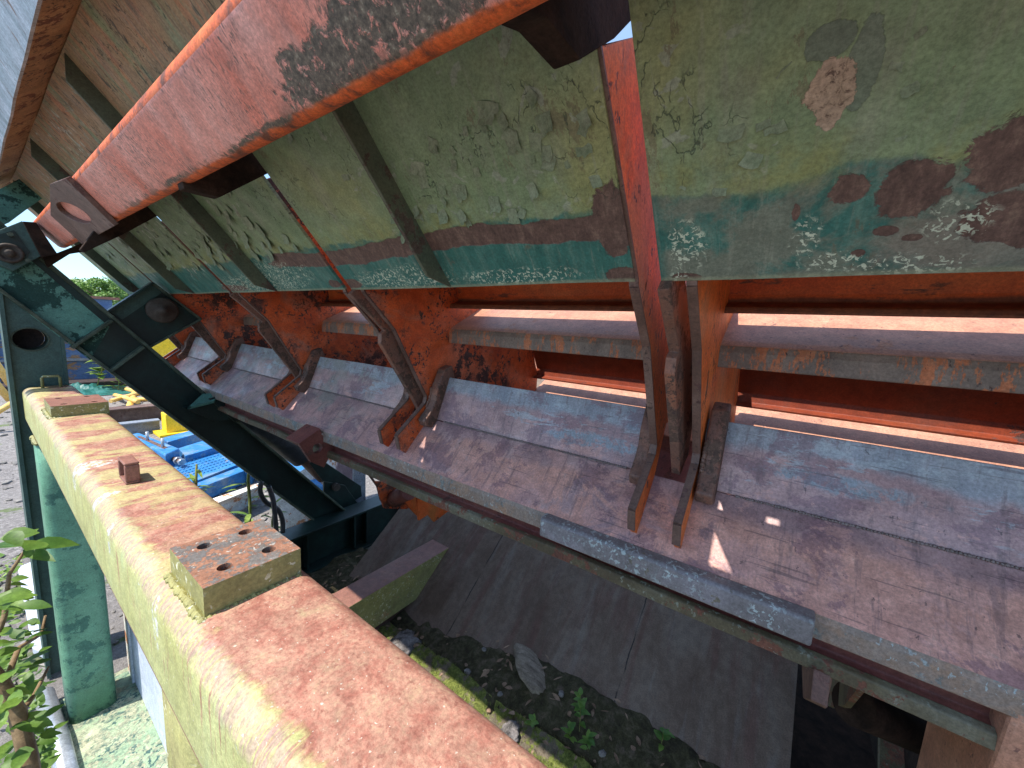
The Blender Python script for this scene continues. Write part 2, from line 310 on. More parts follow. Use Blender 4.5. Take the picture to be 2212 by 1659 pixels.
MT['skin'] = m_paint('streaked_grey_skin', ((.26, .30, .31), (.40, .43, .46), (.6, .6, .64)), ((.3, .2, .17), (.35, .25, .2), (.4, .33, .28)), .6, 6, streak=(.6, 3, .6), chip=.62, chipcol=(.15, .12, .1))
MT['orange_lit'] = m_paint('lit_orange_paint_rusting', ((.56, .10, .015), (.68, .16, .03), (.66, .21, .07)), ((.07, .035, .02), (.14, .07, .04), (.22, .12, .07)), .62, 12, streak=(1, 1, .5), chip=.62, stain=(.42, .2, .1))  # same orange paint, lightened to stand in for bounced light in the gap
def m_wall():
    t = T('orange_wall_with_grime'); v = t.axis(1)
    c = t.ramp(t.nz(5, 5, .6, .2, sc=(.5, 2, 1)), [(.3, (.42, .06, .012)), (.5, (.52, .09, .016)), (.7, (.5, .13, .035))])
    g = t.mx(t.band(1, .497, .6, .004, .012, 9, sc=(.6, 1, 1)), t.mul(t.thr(t.nz(10, 6, .7, sc=(.7, 2, 1)), .60, .03), t.step(v, .40, .46)))
    c = t.mix(t.mul(g, .85), c, t.ramp(t.nz(40, 5, .7), [(.35, (.035, .022, .016)), (.65, (.15, .06, .03))]))
    return t.out(c, .6, 0, [(t.nz(120, 4, .7), .25, .001)])
MT['wall'] = m_wall()
MT['ribgreen'] = m_paint('grimy_green_rib', ((.045,.06,.04),(.07,.085,.055),(.10,.10,.06)), ((.05,.035,.028),(.09,.06,.045),(.12,.08,.06)), .55, 9, chip=.68)
MT['frame_edge'] = m_simple('worn_green_edge', (.035, .045, .032), (.10, .125, .095), 14, .6, .4)
MT['column'] = m_paint('column_green', ((.03, .065, .058), (.042, .085, .075), (.055, .1, .085)), ((.1, .05, .035), (.08, .05, .04), (.05, .06, .05)), .74, 5, chip=.74, rough=.5, bump=.15)
MT['leg'] = m_paint('chipped_green_paint', ((.085, .20, .13), (.10, .235, .15), (.13, .28, .185)), ((.05, .13, .095), (.055, .14, .1), (.07, .16, .115)), .55, 7, chip=.66, chip_scale=50, chipcol=(.045, .13, .095), rough=.5, bump=.12)
MT['plate'] = m_paint('rust_speckled_grey', ((.10, .095, .095), (.15, .135, .125), (.21, .15, .115)), ((.20, .09, .055), (.25, .12, .075), (.27, .16, .10)), .49, 45, chip=.64, chip_scale=160, chipcol=(.38, .36, .33), bump=.5)
MT['plateside'] = m_paint('yellow_green_edge', ((.27, .24, .08), (.24, .23, .09), (.2, .17, .08)), ((.35, .2, .1), (.3, .2, .1), (.25, .2, .12)), .64, 12, chip=.62, chipcol=(.55, .55, .4))
MT['tubered'] = m_paint('red_oxide', ((.18, .08, .058), (.22, .10, .075), (.26, .13, .09)), ((.22, .1, .08), (.26, .12, .09), (.3, .15, .1)), .6, 30, chip=.7)
MT['hole'] = m_simple('dark_bore', (.03, .028, .03), (.075, .05, .05), 12, .7)  # plain near-black tone for the bore end, backing and baulk
MT['rubber'] = m_simple('worn_rubber', (.045, .035, .03), (.085, .07, .058), 18, .6)
MT['blueM'] = m_paint('bright_blue_paint', ((.015, .12, .30), (.02, .16, .40), (.05, .22, .44)), ((.2, .25, .3), (.2, .17, .14), (.24, .13, .08)), .64, 9, chip=.66, rough=.5, bump=.15, stain=(.22, .27, .30))
MT['blueC'] = m_paint('faded_blue_paint', ((.04, .085, .20), (.06, .12, .26), (.10, .16, .28)), ((.2, .11, .06), (.26, .16, .09), (.16, .16, .2)), .56, 1.2, streak=(1, 1, 2), chip=.7, chip_scale=8)
MT['yellow'] = m_paint('yellow_paint', ((.75, .48, .012), (.80, .53, .02), (.8, .55, .05)), ((.5, .3, .05), (.4, .25, .06), (.3, .2, .08)), .75, 4, chip=.75, bump=.1)
MT['pipe'] = m_paint('yellow_pipe_paint', ((.62, .36, .07), (.7, .42, .1), (.75, .5, .2)), ((.4, .2, .08), (.5, .3, .2), (.6, .5, .4)), .62, 12, chip=.66, chipcol=(.5, .45, .35))
MT['greysteel'] = m_paint('blue_grey_steel', ((.15, .17, .2), (.19, .21, .245), (.24, .25, .28)), ((.2, .14, .1), (.25, .18, .14), (.3, .2, .15)), .68, 8)
MT['whiterust'] = m_paint('white_paint_with_rust', ((.62, .6, .52), (.7, .67, .6), (.75, .72, .66)), ((.42, .17, .08), (.5, .22, .1), (.5, .3, .2)), .555, 9, chip=.64, chipcol=(.4, .2, .1))
MT['white'] = m_paint('white_sheet_metal', ((.42, .46, .54), (.48, .52, .60), (.54, .57, .64)), ((.45, .45, .45), (.4, .38, .36), (.3, .22, .18)), .72, 6, chip=.72, bump=.1)
MT['mauve'] = m_simple('mauve_rusty_sheet', (.2, .13, .14), (.33, .22, .23), 9, .6, .5, 40)
MT['tarp'] = m_simple('teal_tarp', (.008, .07, .06), (.02, .15, .135), 12, .5, .6, 30)
MT['gravel'] = None
def m_gravel():
    t = T('asphalt_and_gravel', 'Object')
    c = t.ramp(t.nz(38, 6, .8), [(.3, (.08, .07, .07)), (.5, (.22, .20, .19)), (.7, (.45, .42, .40))])
    c = t.mix(t.mul(t.step(t.nz(1.1, 5, .6), .42, .62), .6), c, (.24, .22, .21)); c = t.mix(t.mul(t.thr(t.nz(2.2, 6, .7), .62, .03), .8), c, (.10, .15, .03))
    return t.out(c, .9, 0, [(t.nz(60, 6, .8), .9, .02)])
MT['gravel'] = m_gravel()
MT['soil'] = m_simple('dark_soil', (.03, .024, .017), (.13, .10, .075), 26, .95, 1., 70, bd=.012, mid=(.06, .055, .028))
def m_moss():
    t = T('moss', 'Object')
    c = t.ramp(t.nz(55, 6, .75), [(.3, (.04, .05, .012)), (.5, (.13, .155, .028)), (.7, (.27, .28, .08))])
    c = t.mix(t.thr(t.nz(15, 6, .75), .53, .03), c, (.15, .12, .085))
    return t.out(c, .95, 0, [(t.nz(120, 5, .8), 1., .008)])
MT['moss'] = m_moss()
MT['bark'] = m_simple('rotten_bark', (.055, .05, .048), (.28, .25, .24), 30, .9, 1., 40, bd=.008, sc=(1, 1, .3))
MT['wood'] = m_simple('weathered_wood', (.10, .08, .06), (.3, .25, .19), 14, .85, .8, 30, bd=.006, sc=(3, .4, 3))
MT['deadleaf'] = m_simple('dead_leaf', (.12, .07, .045), (.36, .25, .17), 9, .8)
MT['stone'] = m_simple('grey_stone', (.12, .11, .10), (.3, .28, .26), 9, .9, .8, 30)
MT['base'] = m_paint('speckled_base_plate', ((.16, .25, .17), (.24, .32, .2), (.42, .42, .28)), ((.04, .1, .08), (.3, .3, .2), (.5, .48, .36)), .5, 22, chip=.55, chip_scale=60, chipcol=(.04, .09, .08))
def m_leaf(name, a, b, tr=.35):
    t = T(name, 'Object'); c = t.ramp(t.nz(14, 2), [(.35, a), (.65, b)])
    m = t.out(c, .5, 0, [])
    tl = t.N.new('ShaderNodeBsdfTranslucent'); t.link(c, tl.inputs[0]); ms = t.N.new('ShaderNodeMixShader'); ms.inputs[0].default_value = tr
    o = [n for n in t.N if n.type == 'OUTPUT_MATERIAL'][0]
    t.L.new(t.b.outputs[0], ms.inputs[1]); t.L.new(tl.outputs[0], ms.inputs[2]); t.L.new(ms.outputs[0], o.inputs[0]); return m
MT['leaf'] = m_leaf('bright_leaf', (.05, .12, .018), (.15, .25, .04))
MT['leafdark'] = m_leaf('tree_leaf', (.07, .17, .03), (.20, .32, .06), .25)
MT['weed'] = m_leaf('weed_leaf', (.12, .22, .04), (.30, .40, .08))
MT['stem'] = m_simple('plant_stem', (.14, .09, .05), (.26, .18, .10), 20)
MT['greenstem'] = m_simple('green_stem', (.12, .18, .04), (.25, .2, .08), 20)
MT['hose'] = m_simple('black_hose', (.02, .022, .025), (.06, .065, .075), 20, .4)
MT['steel'] = m_simple('dull_zinc', (.3, .31, .33), (.5, .52, .55), 20, .4, metal=.6)

# ------------------------------------------------------------------ object toolkit
def setup(o, label=None, cat=None, group=None, kind=None):
    if label: o['label'] = label
    if cat: o['category'] = cat
    if group: o['group'] = group
    if kind: o['kind'] = kind
    return o
def thing(name, label, cat, loc, group=None):
    o = bpy.data.objects.new(name, None); COL.objects.link(o); o.location = loc; o.empty_display_size = .1
    return setup(o, label, cat, group)
def worldloc(o):
    v = Vector(o.location)
    while o.parent: o = o.parent; v += Vector(o.location)
    return v
def obj(name, bm, mats, parent=None, bevel=0, seg=2, smooth=False, label=None, origin=None):
    """bm in world coordinates; linked under its parent"""
    bmesh.ops.recalc_face_normals(bm, faces=bm.faces)
    me = bpy.data.meshes.new(name)
    uvl = bm.loops.layers.uv.get('UVMap')
    if uvl is None:
        uvl = bm.loops.layers.uv.new('UVMap')
        for f in bm.faces:
            n = f.normal
            k = max(range(3), key=lambda i: abs(n[i])); a, b = [(1, 2), (1, 0), (0, 2)][0 if k == 0 else (2 if k == 1 else 1)]
            for l in f.loops: l[uvl].uv = (l.vert.co[a], l.vert.co[b])
    base = worldloc(parent) if parent else Vector((0, 0, 0))
    if parent is None:
        base = Vector(origin) if origin else Vector((0, 0, 0))
    bmesh.ops.translate(bm, verts=bm.verts, vec=-base)
    bm.to_mesh(me); bm.free()
    if not isinstance(mats, (list, tuple)): mats = [mats]
    for m in mats: me.materials.append(MT[m])
    if smooth: me.shade_smooth()
    o = bpy.data.objects.new(name, me); COL.objects.link(o)
    if parent: o.parent = parent
    else: o.location = base
    if bevel:
        b = o.modifiers.new('bevel', 'BEVEL'); b.width = bevel; b.segments = seg; b.limit_method = 'ANGLE'; b.angle_limit = R(35); b.harden_normals = False
    if label: o['label'] = label
    return o
def newbm(): return bmesh.new()
def poly_solid(bm, pts, vec, mi=0):
    """planar polygon pts swept along vec"""
    vec = Vector(vec); a = [bm.verts.new(Vector(p)) for p in pts]; b = [bm.verts.new(Vector(p)+vec) for p in pts]
    fs = [bm.faces.new(a), bm.faces.new(b[::-1])]
    n = len(a)
    fs[0].normal_update(); fs[1].normal_update()
    for i in range(n): fs.append(bm.faces.new((a[i], b[i], b[(i+1) % n], a[(i+1) % n])))
    for f in fs: f.material_index = mi
    bmesh.ops.triangulate(bm, faces=[f for f in fs[:2] if len(f.verts) > 4])
    return fs
def yplate(bm, prof, y, t, mi=0):
    return poly_solid(bm, [(p[0], y-t/2, p[1]) for p in prof], (0, t, 0), mi)
def box(bm, a, b, mi=0):
    x0, y0, z0 = a; x1, y1, z1 = b
    return poly_solid(bm, [(x0, y0, z0), (x1, y0, z0), (x1, y1, z0), (x0, y1, z0)], (0, 0, z1-z0), mi)
def sheet(prof, y0, y1, t, nseg=1, mi=0, flip=1, wob=0, s0=0):
    """bent sheet with the profile (x,z) extruded along Y; UV = (y, distance along the profile)"""
    bm = newbm(); uvl = bm.loops.layers.uv.new('UVMap'); P = [Vector((p[0], p[1])) for p in prof]
    nrm = []
    for i in range(len(P)):
        d1 = (P[i]-P[i-1]).normalized() if i else (P[1]-P[0]).normalized()
        d2 = (P[i+1]-P[i]).normalized() if i < len(P)-1 else d1
        nn = Vector((-(d1+d2).y, (d1+d2).x)).normalized(); c = max(.5, nn.dot(Vector((-d1.y, d1.x)))); nrm.append(nn/c)
    s = [s0]
    for i in range(1, len(P)): s.append(s[-1]+(P[i]-P[i-1]).length)
    Q = [P[i]+nrm[i]*t*flip for i in range(len(P))]
    ring = [(P[i], s[i]) for i in range(len(P))]+[(Q[i], s[i]+.001) for i in range(len(P)-1, -1, -1)]
    rows = []
    for k in range(nseg+1):
        y = y0+(y1-y0)*k/nseg; row = []
        for (p, ss) in ring:
            dz = wob*mnoise.noise(Vector((y*3, ss*4, 1.3))) if wob else 0
            row.append(bm.verts.new((p.x+dz, y, p.y+dz)))
        rows.append(row)
    n = len(ring)
    for k in range(nseg):
        for i in range(n):
            j = (i+1) % n; f = bm.faces.new((rows[k][i], rows[k][j], rows[k+1][j], rows[k+1][i])); f.material_index = mi
            for l in f.loops:
                vi = i if l.vert in (rows[k][i], rows[k+1][i]) else j
                l[uvl].uv = (l.vert.co.y, ring[vi][1])
    for row in (rows[0], rows[-1]):
        for i in range(len(P)-1):
            f = bm.faces.new((row[i], row[i+1], row[n-2-i], row[n-1-i])); f.material_index = mi
            for l in f.loops: l[uvl].uv = (l.vert.co.y, ring[row.index(l.vert)][1])
    return bm
def tube(bm, pts, r, n=10, mi=0, cap=True):
    pts = [Vector(p) for p in pts]; rr = r if isinstance(r, (list, tuple)) else [r]*len(pts); rings = []
    for i, p in enumerate(pts):
        d = (pts[min(i+1, len(pts)-1)]-pts[max(i-1, 0)]).normalized()
        a = d.orthogonal().normalized() if i == 0 else (pa - d*pa.dot(d)).normalized()
        pa = a; b = d.cross(a)
        rings.append([bm.verts.new(p+(a*math.cos(2*math.pi*k/n)+b*math.sin(2*math.pi*k/n))*rr[i]) for k in range(n)])
    for i in range(len(rings)-1):
        for k in range(n):
            f = bm.faces.new((rings[i][k], rings[i][(k+1) % n], rings[i+1][(k+1) % n], rings[i+1][k])); f.material_index = mi; f.smooth = True
    if cap:
        bm.faces.new(rings[0][::-1]).material_index = mi; bm.faces.new(rings[-1]).material_index = mi
def disc_stack(bm, c, axis, prof, n=32, mi=0):
    """lathe: prof = [(radius, distance along axis)]"""
    c = Vector(c); axis = Vector(axis).normalized(); a = axis.orthogonal().normalized(); b = axis.cross(a); rings = []
    for (r, d) in prof:
        rings.append([bm.verts.new(c+axis*d+(a*math.cos(2*math.pi*k/n)+b*math.sin(2*math.pi*k/n))*max(r, .0005)) for k in range(n)])
    for i in range(len(rings)-1):
        for k in range(n):
            f = bm.faces.new((rings[i][k], rings[i][(k+1) % n], rings[i+1][(k+1) % n], rings[i+1][k])); f.material_index = mi; f.smooth = True
    bm.faces.new(rings[0][::-1]).material_index = mi; bm.faces.new(rings[-1]).material_index = mi
def holed_plate(bm, outer, hole_c, hu, hv, vec, n=28, mi=0):
    """planar plate outline with one elliptic hole, swept along vec"""
    vec = Vector(vec); hc = Vector(hole_c); hu = Vector(hu); hv = Vector(hv)
    inner = [hc+hu*math.cos(2*math.pi*k/n)+hv*math.sin(2*math.pi*k/n) for k in range(n)]
    outer = [Vector(p) for p in outer]; dense = []
    for i in range(len(outer)):
        for k in range(8): dense.append(outer[i].lerp(outer[(i+1) % len(outer)], k/8))
    def ang(p): d = p-hc; return math.atan2(d.dot(hv)/hv.length, d.dot(hu)/hu.length) % (2*math.pi)
    dense.sort(key=ang); res = []
    for off in (Vector((0, 0, 0)), vec):
        res.append(([bm.verts.new(p+off) for p in inner], [bm.verts.new(p+off) for p in dense]))
    for (inn, out) in res:
        i = j = 0; ai = [2*math.pi*k/n for k in range(n)]+[2*math.pi]; ao = [ang(p) for p in dense]+[ang(dense[0])+2*math.pi]; m = len(dense)
        while i < n or j < m:
            if j < m and (i >= n or ao[j+1] <= ai[i+1]):
                f = (inn[i % n], out[j % m], out[(j+1) % m]); j += 1
            else:
                f = (inn[i % n], out[j % m], inn[(i+1) % n]); i += 1
            if len(set(f)) == 3: bm.faces.new(f).material_index = mi
    (i0, o0), (i1, o1) = res
    for k in range(n): bm.faces.new((i0[k], i0[(k+1) % n], i1[(k+1) % n], i1[k])).material_index = mi
    m = len(o0)
    for k in range(m): bm.faces.new((o0[k], o0[(k+1) % m], o1[(k+1) % m], o1[k])).material_index = mi
def weldbead(bm, pts, r=.006, step=.006, mi=0):
    pts = [Vector(p) for p in pts]
    for a, b in zip(pts, pts[1:]):
        n = max(1, int((b-a).length/step))
        for k in range(n):
            p = a.lerp(b, k/n)+Vector([random.uniform(-.15, .15)*r for _ in range(3)])
            m = Matrix.Translation(p) @ Matrix.Scale(random.uniform(.8, 1.25)*r, 4)
            bmesh.ops.create_icosphere(bm, subdivisions=1, radius=1, matrix=m)

# ================================================================== SETTING
def grid(name, mat, x0, x1, y0, y1, nx, ny, zf, kind, label=None, cat=None):
    bm = newbm(); V = [[bm.verts.new((x0+(x1-x0)*i/nx, y0+(y1-y0)*j/ny, zf(x0+(x1-x0)*i/nx, y0+(y1-y0)*j/ny))) for j in range(ny+1)] for i in range(nx+1)]
    for i in range(nx):
        for j in range(ny): bm.faces.new((V[i][j], V[i+1][j], V[i+1][j+1], V[i][j+1]))
    o = obj(name, bm, mat, smooth=True); o['kind'] = kind
    if label: o['label'] = label
    if cat: o['category'] = cat
    return o
G = -1.70
grid('ground', 'gravel', -300, 400, -100, 500, 8, 8, lambda x, y: G, 'structure')
def soilz(x, y):
    z = .022*mnoise.noise(Vector((x*7, y*7, 0)))+.012*mnoise.noise(Vector((x*22, y*22, 3)))
    z += .115*min(1, max(0, (x-1.17)/.27))*min(1, max(0, (1.55-y)/.9))
    return -1.665+z+.05*max(0, x-1.2)+.018*math.exp(-((x-1.36)/.07)**2)*(.6+.9*mnoise.noise(Vector((0, y*5, 7)))+.5*mnoise.noise(Vector((x*14, y*17, 2))))
grid('soil', 'soil', .36, 1.56, -1.2, 2.38, 90, 200, soilz, 'structure')

# ================================================================== DUMP HOPPER
A0 = Vector((.605, .083)); A1 = Vector((.173, .564)); AD = (A1-A0).normalized()
def ch(s, off=0):      # point on the chute line, off = towards the camera side
    n = Vector((-AD.y, AD.x)); p = A0+AD*s; return (p.x+n.x*off*1, p.y+n.y*off) if False else (p.x-abs(n.x)*off, p.y-abs(n.y)*off)
YG = [-.595, .205, 1.005, 1.805, 2.66, 3.42]          # gusset positions along the hopper
W = .075
hop = thing('dump_hopper', 'long dump hopper with peeling green chute, orange slatted side and worn rusty floor plates', 'hopper', (.85, 1.0, G))
RIM = (.118, .512); TOP = (-.145, 1.02)
gaps = [(.166, .205), (.968, 1.0), (1.775, 1.805), (2.63, 2.66), (3.40, 3.42)]
pan = [(-.95, .166), (.205, .968), (1.0, 1.775), (1.805, 2.63), (2.66, 3.40)]
for k, (a, b) in enumerate(pan):
    flk = sheet([tuple(A0), ch(.1), ch(.2), ch(.3), ch(.4)], a, b, .008, 30, flip=-1, wob=.003)
    rf = random.Random(40+k); nfl = (26, 60, 60, 50, 20)[k]
    clusters = {0: [(.06, .17, .05), (.0, .22, .03), (-.08, .15, .06)], 1: [(.40, .27, .12), (.33, .2, .1), (.55, .17, .08)], 2: [(1.25, .17, .18), (1.5, .2, .15)], 3: [(2.0, .2, .18), (2.35, .2, .2)], 4: [(3., .2, .3)]}[k]
    for _ in range(nfl):
        cu, cs, sp_ = rf.choice(clusters); yy = cu+rf.gauss(0, sp_); ss = cs+rf.gauss(0, sp_*.45)
        if not (a+.02 < yy < b-.02 and .13 < ss < .37): continue
        if abs(yy) < .035 and abs(ss-.196) < .045: continue
        rad = rf.uniform(.004, .012)*(1+.5*(k > 1)); lift = rf.uniform(.1, .55); a0f = rf.uniform(-.6, .6)
        d0 = Vector((math.sin(a0f), math.cos(a0f))); d1 = Vector((d0.y, -d0.x)); npt = 7
        for row in range(3):
            pass
        grd = []
        for iu in range(4):
            rr2 = []
            for iv in range(4):
                uu = (iu/3-.5)*2*rad*rf.uniform(.75, 1.15); vv = iv/3*2.2*rad*rf.uniform(.85, 1.1); hgt_ = lift*rad*(iv/3)**2*1.6+.0006
                P2 = d1*uu+d0*-vv; pz = ch(ss+P2.y, hgt_); rr2.append(flk.verts.new((pz[0], yy+P2.x, pz[1])))
            grd.append(rr2)
        for iu in range(3):
            for iv in range(3): ff = flk.faces.new((grd[iu][iv], grd[iu+1][iv], grd[iu+1][iv+1], grd[iu][iv+1])); ff.material_index = 1; ff.smooth = True
    o = obj('chute_panel', flk, ['chute', 'flake'], hop, bevel=.0008)
    if k == 0: o['label'] = 'peeling green panel with bare brown patches and a pale hole in the paint'
obj('upper_chute_plate', sheet([ch(.4), ch(.5), ch(.58), tuple(A1)], -.95, 3.40, .008, 80, flip=-1, wob=.003, s0=.4), 'chute', hop)
# turned flange and outer skin at the top of the chute
obj('top_flange', sheet([ch(.625, -.003), ch(.650, -.003), (.15, .542), RIM], -.95, 3.42, .008, 60, flip=-1, wob=.005), 'flange', hop, bevel=.001)
obj('outer_skin', sheet([RIM, (-.01, .766), TOP], -.95, 3.42, .006, 30, flip=1, wob=.004), 'skin', hop)
# stiffening ribs on the chute between the gussets
for y in (.60, 1.40, 2.2, 3.02):
    bm = newbm(); h = .042
    yplate(bm, [ch(.0), ch(.055, h), ch(.60, h), ch(.644, .0)], y, .008)
    obj('stiffener_rib', bm, 'ribgreen', hop, bevel=.0015)
# gussets: a pair of profiled plates and a doubler between them
FRONT = [(.416, .304), (.6085, .0885), (.612, .078), (.708, -.015), (.80, -.17), (.835, -.225), (.830, -.248), (.722, -.334), (.733, -.378), (.757, -.398)]
BACK = [(.84, -.31), (.90, -.19), (1.2, -.22), (1.5, -.31), (1.5, -.197), (1.39, .04), (.955, .15), (.64, .455)]
for y in YG:
    for dy in (0, -W):
        sh = .009 if dy == 0 else 0
        bm = newbm(); yplate(bm, FRONT+BACK, y+dy-.006+sh, .012)
        obj('gusset_plate', bm, 'orange_lit' if y < .5 else 'orange', hop, bevel=.0015)
    # rusty front edge strip of each plate
        bm = newbm()
        E = FRONT if dy == 0 else FRONT[1:]
        for (p, q) in zip(E[:-2], E[1:-1]):
            d = (Vector(q)-Vector(p)).normalized(); n = Vector((d.y, -d.x)) if (d.y*-1-d.x*0) > 9 else Vector((-abs(d.y), -abs(d.x)))
            if d.x < 0: n = Vector((-abs(d.y), abs(d.x)))
            sw_ = .006 if (dy == 0 and p == E[0]) else .0145
            poly_solid(bm, [(p[0], y+dy-.0135+sh, p[1]), (q[0], y+dy-.0135+sh, q[1]), (q[0]+n.x*.004, y+dy-.0135+sh, q[1]+n.y*.004), (p[0]+n.x*.004, y+dy-.0135+sh, p[1]+n.y*.004)], (0, sw_, 0))
        obj('edge_strip', bm, 'rust', hop)
    bm = newbm()
    yplate(bm, [(.59, .07), (.698, -.022), (.684, -.032), (.684, -.06), (.80, -.225), (.835, -.28), (.90, -.25), (.92, -.05), (.64, .12)], y-.047, .018)
    obj('doubler_plate', bm, 'rustorange', hop, bevel=.002)
    # thick flame-cut retainers outside the pair
    for dy, s in ((.022, 1), (-W-.034, -1)):
        bm = newbm()
        yplate(bm, [(.905, -.125), (.872, -.138), (.842, -.20), (.838, -.235), (.822, -.262), (.792, -.292), (.80, -.312), (.86, -.33), (.93, -.19)], y+dy, .032)
        obj('retainer_block', bm, 'rustorange', hop, bevel=.004)
        bm = newbm(); weldbead(bm, [(.843, y+dy-s*.012, -.200), (.838, y+dy-s*.014, -.235), (.824, y+dy-s*.013, -.260)], .005, .004)
        obj('weld_bead', bm, 'rustorange', hop)
    # bracket carrying the red beam
# bays: floor, slats, walls
bays = [(-.95, .13), (.205, .93), (1.005, 1.73), (1.805, 2.585), (2.66, 3.345)]
for k, (a, b) in enumerate(bays):
    a += .004; b -= .006
    # floor plates: upper steep, lower flatter, meeting at a welded seam
    obj('floor_plate', sheet([(.896, -.163), (.845, -.296)], a, b, .010, 12, flip=1, wob=.002), 'floor', hop, bevel=.002)
    # closing plate between chute and wall, with one torn slot that lets a fleck of sun through
    c1, c2 = Vector((.655, .465)), Vector((.428, .314)); cl = (c2-c1).length; cdv = (c2-c1)/cl
    slot = {0: (-.018, .058, .010, .030), 1: (.799, .085, .009, .016), 2: (1.574, .085, .009, .016)}.get(k)
    if slot:
        fy, fs, hw, hl = slot; Fp = Vector((.845, -.296)) + Vector((-.106, -.114)).normalized()*fs
        # follow the sun ray from the floor up to the closing plate
        n2 = Vector((-cdv.y, cdv.x)); tt = n2.dot(c1-Fp)/(n2.x*SUN.x+n2.y*SUN.z)
        yh = fy+SUN.y*tt; th_ = (Fp+Vector((SUN.x, SUN.z))*tt-c1).dot(cdv)
        cuts = [(a, yh-hw, 0, cl), (yh+hw, b, 0, cl), (yh-hw, yh+hw, 0, th_-hl), (yh-hw, yh+hw, th_+hl, cl)]
    else: cuts = [(a, b, 0, cl)]
    for (ya, yb, ta, tb_) in cuts:
        if yb-ya > .002 and tb_-ta > .004: obj('closing_plate', sheet([tuple(c1+cdv*ta), tuple(c1+cdv*tb_)], ya, yb, .006, 2, flip=1), 'orange', hop)
    # orange wall channel with lower flange
    obj('wall_channel', sheet([(.64, .455), (.955, .150), (.962, .10), (.960, .084), (.925, .072), (.922, .060)], a, b, .008, 8, flip=1, wob=.002), 'wall', hop, bevel=.003)
    bm = sheet([(.926, -.055), (.925, -.022), (.930, -.008), (.945, .002), (1.25, .155)], a, b, .010, 8, flip=-1)
    for f in bm.faces:
        c = f.calc_center_median()
        f.material_index = 1 if c.x < .932 and c.z < -.012 else 0
    obj('slat', bm, ['slat', 'slatface'], hop, bevel=.003)
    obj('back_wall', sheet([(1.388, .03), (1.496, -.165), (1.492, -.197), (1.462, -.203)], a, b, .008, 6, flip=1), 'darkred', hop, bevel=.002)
    obj('slat', sheet([(1.40, -.34), (1.43, -.30), (1.75, -.14)], a, b, .010, 6, flip=-1), 'slat', hop, bevel=.002)
# continuous lower floor and lip
bm = sheet([(.846, -.297), (.742, -.404), (.734, -.412), (.731, -.422), (.731, -.452)], -.95, 3.42, .012, 60, flip=1, wob=.002)
uvl = bm.loops.layers.uv.get('UVMap')
for f in bm.faces:
    c = f.calc_center_median(); f.material_index = 1 if c.z < -.415 else 0
    for l in f.loops: l[uvl].uv.y += .145
obj('lower_floor_plate', bm, ['floor', 'lipface'], hop, bevel=.003)
for (a, b) in bays:
    bm = newbm(); weldbead(bm, [(.842, max(a, -.4)+.06, -.296), (.842, b-.08, -.2965)], .0028, .0045); obj('seam_weld', bm, 'floorweld', hop)
obj('lip_recess', sheet([(.745, -.452), (.775, -.462), (.775, -.492), (.757, -.497)], -.295, 3.42, .010, 8, flip=1), 'brown', hop, bevel=.003)
obj('lower_flange', sheet([(.757, -.490), (.745, -.494), (.743, -.516), (.90, -.53)], -.29, 3.42, .010, 30, flip=1, wob=.003), 'olive', hop, bevel=.003)
bm = newbm(); poly_solid(bm, [(.735, -.085, -.408), (.706, -.085, -.409), (.703, -.085, -.415), (.703, -.085, -.452), (.73, -.085, -.456)], (0, .485, 0))
obj('wear_bar', bm, 'wearbar', hop, bevel=.004, seg=3)
bm = newbm(); poly_solid(bm, [(.729, -.288, -.44), (.95, -.288, -.44), (.95, -.288, -1.5), (.82, -.288, -1.5), (.742, -.288, -.56)], (0, -.10, 0))
obj('end_plate', bm, 'slat', hop, bevel=.006)
# underside beam so the floor has a body
obj('underside_plate', sheet([(.80, -.50), (1.15, -.56), (1.5, -.36)], -.95, 3.42, .01, 4, flip=1), 'brown', hop)

# red tube beam carried in front of the chute
bd = Vector((-.67, .742)); c0 = Vector((.262, .236)); bn = Vector((-.742, -.67)); WB = .123
prof = []
fr = .016
for (cx, cz, a0) in ((fr, -fr, 180), (WB-fr, -fr, 90), (WB-fr, -WB*.8+fr, 0), (fr, -WB*.8+fr, -90)):
    pass
def rr_profile(w_, h_, r_, n=5):
    out = []
    for (sx, sz, a0) in ((1, 1, 0), (-1, 1, 90), (-1, -1, 180), (1, -1, 270)):
        for k in range(n+1):
            a = R(a0+90*k/n); out.append((sx*(w_/2-r_)+r_*math.cos(a), sz*(h_/2-r_)+r_*math.sin(a)))
    return out
def extrude_ring(pts2, y0, y1, to3, nseg=20, uvshift=0):
    bm = newbm(); uvl = bm.loops.layers.uv.new('UVMap'); n = len(pts2); s = [0]
    for i in range(n): s.append(s[-1]+(Vector(pts2[(i+1) % n])-Vector(pts2[i])).length)
    rows = [[bm.verts.new(to3(p, y0+(y1-y0)*k/nseg)) for p in pts2] for k in range(nseg+1)]
    for k in range(nseg):
        for i in range(n):
            j = (i+1) % n; f = bm.faces.new((rows[k][i], rows[k][j], rows[k+1][j], rows[k+1][i])); f.smooth = True
            for l, (yy, ss) in zip(f.loops, ((k, s[i]), (k, s[i+1]), (k+1, s[i+1]), (k+1, s[i]))):
                l[uvl].uv = (y0+(y1-y0)*yy/nseg, ss+uvshift)
    for row in (rows[0], rows[-1]):
        f = bm.faces.new(row)
        for l in f.loops: l[uvl].uv = (l.vert.co.x, l.vert.co.z)
    return bm
# start the ring so that v grows across the face turned to the yard, from its upper-left to its lower-right edge
def beam3(p, y):      # p: (across, depth) ; depth 0 = yard side face
    q = c0+bd*(WB/2)+bd*p[0]-bn*(p[1]); return (q.x, y, q.y)
ring = rr_profile(WB, .11, .020, 5)
ring = [(x, z+.055) for (x, z) in ring]
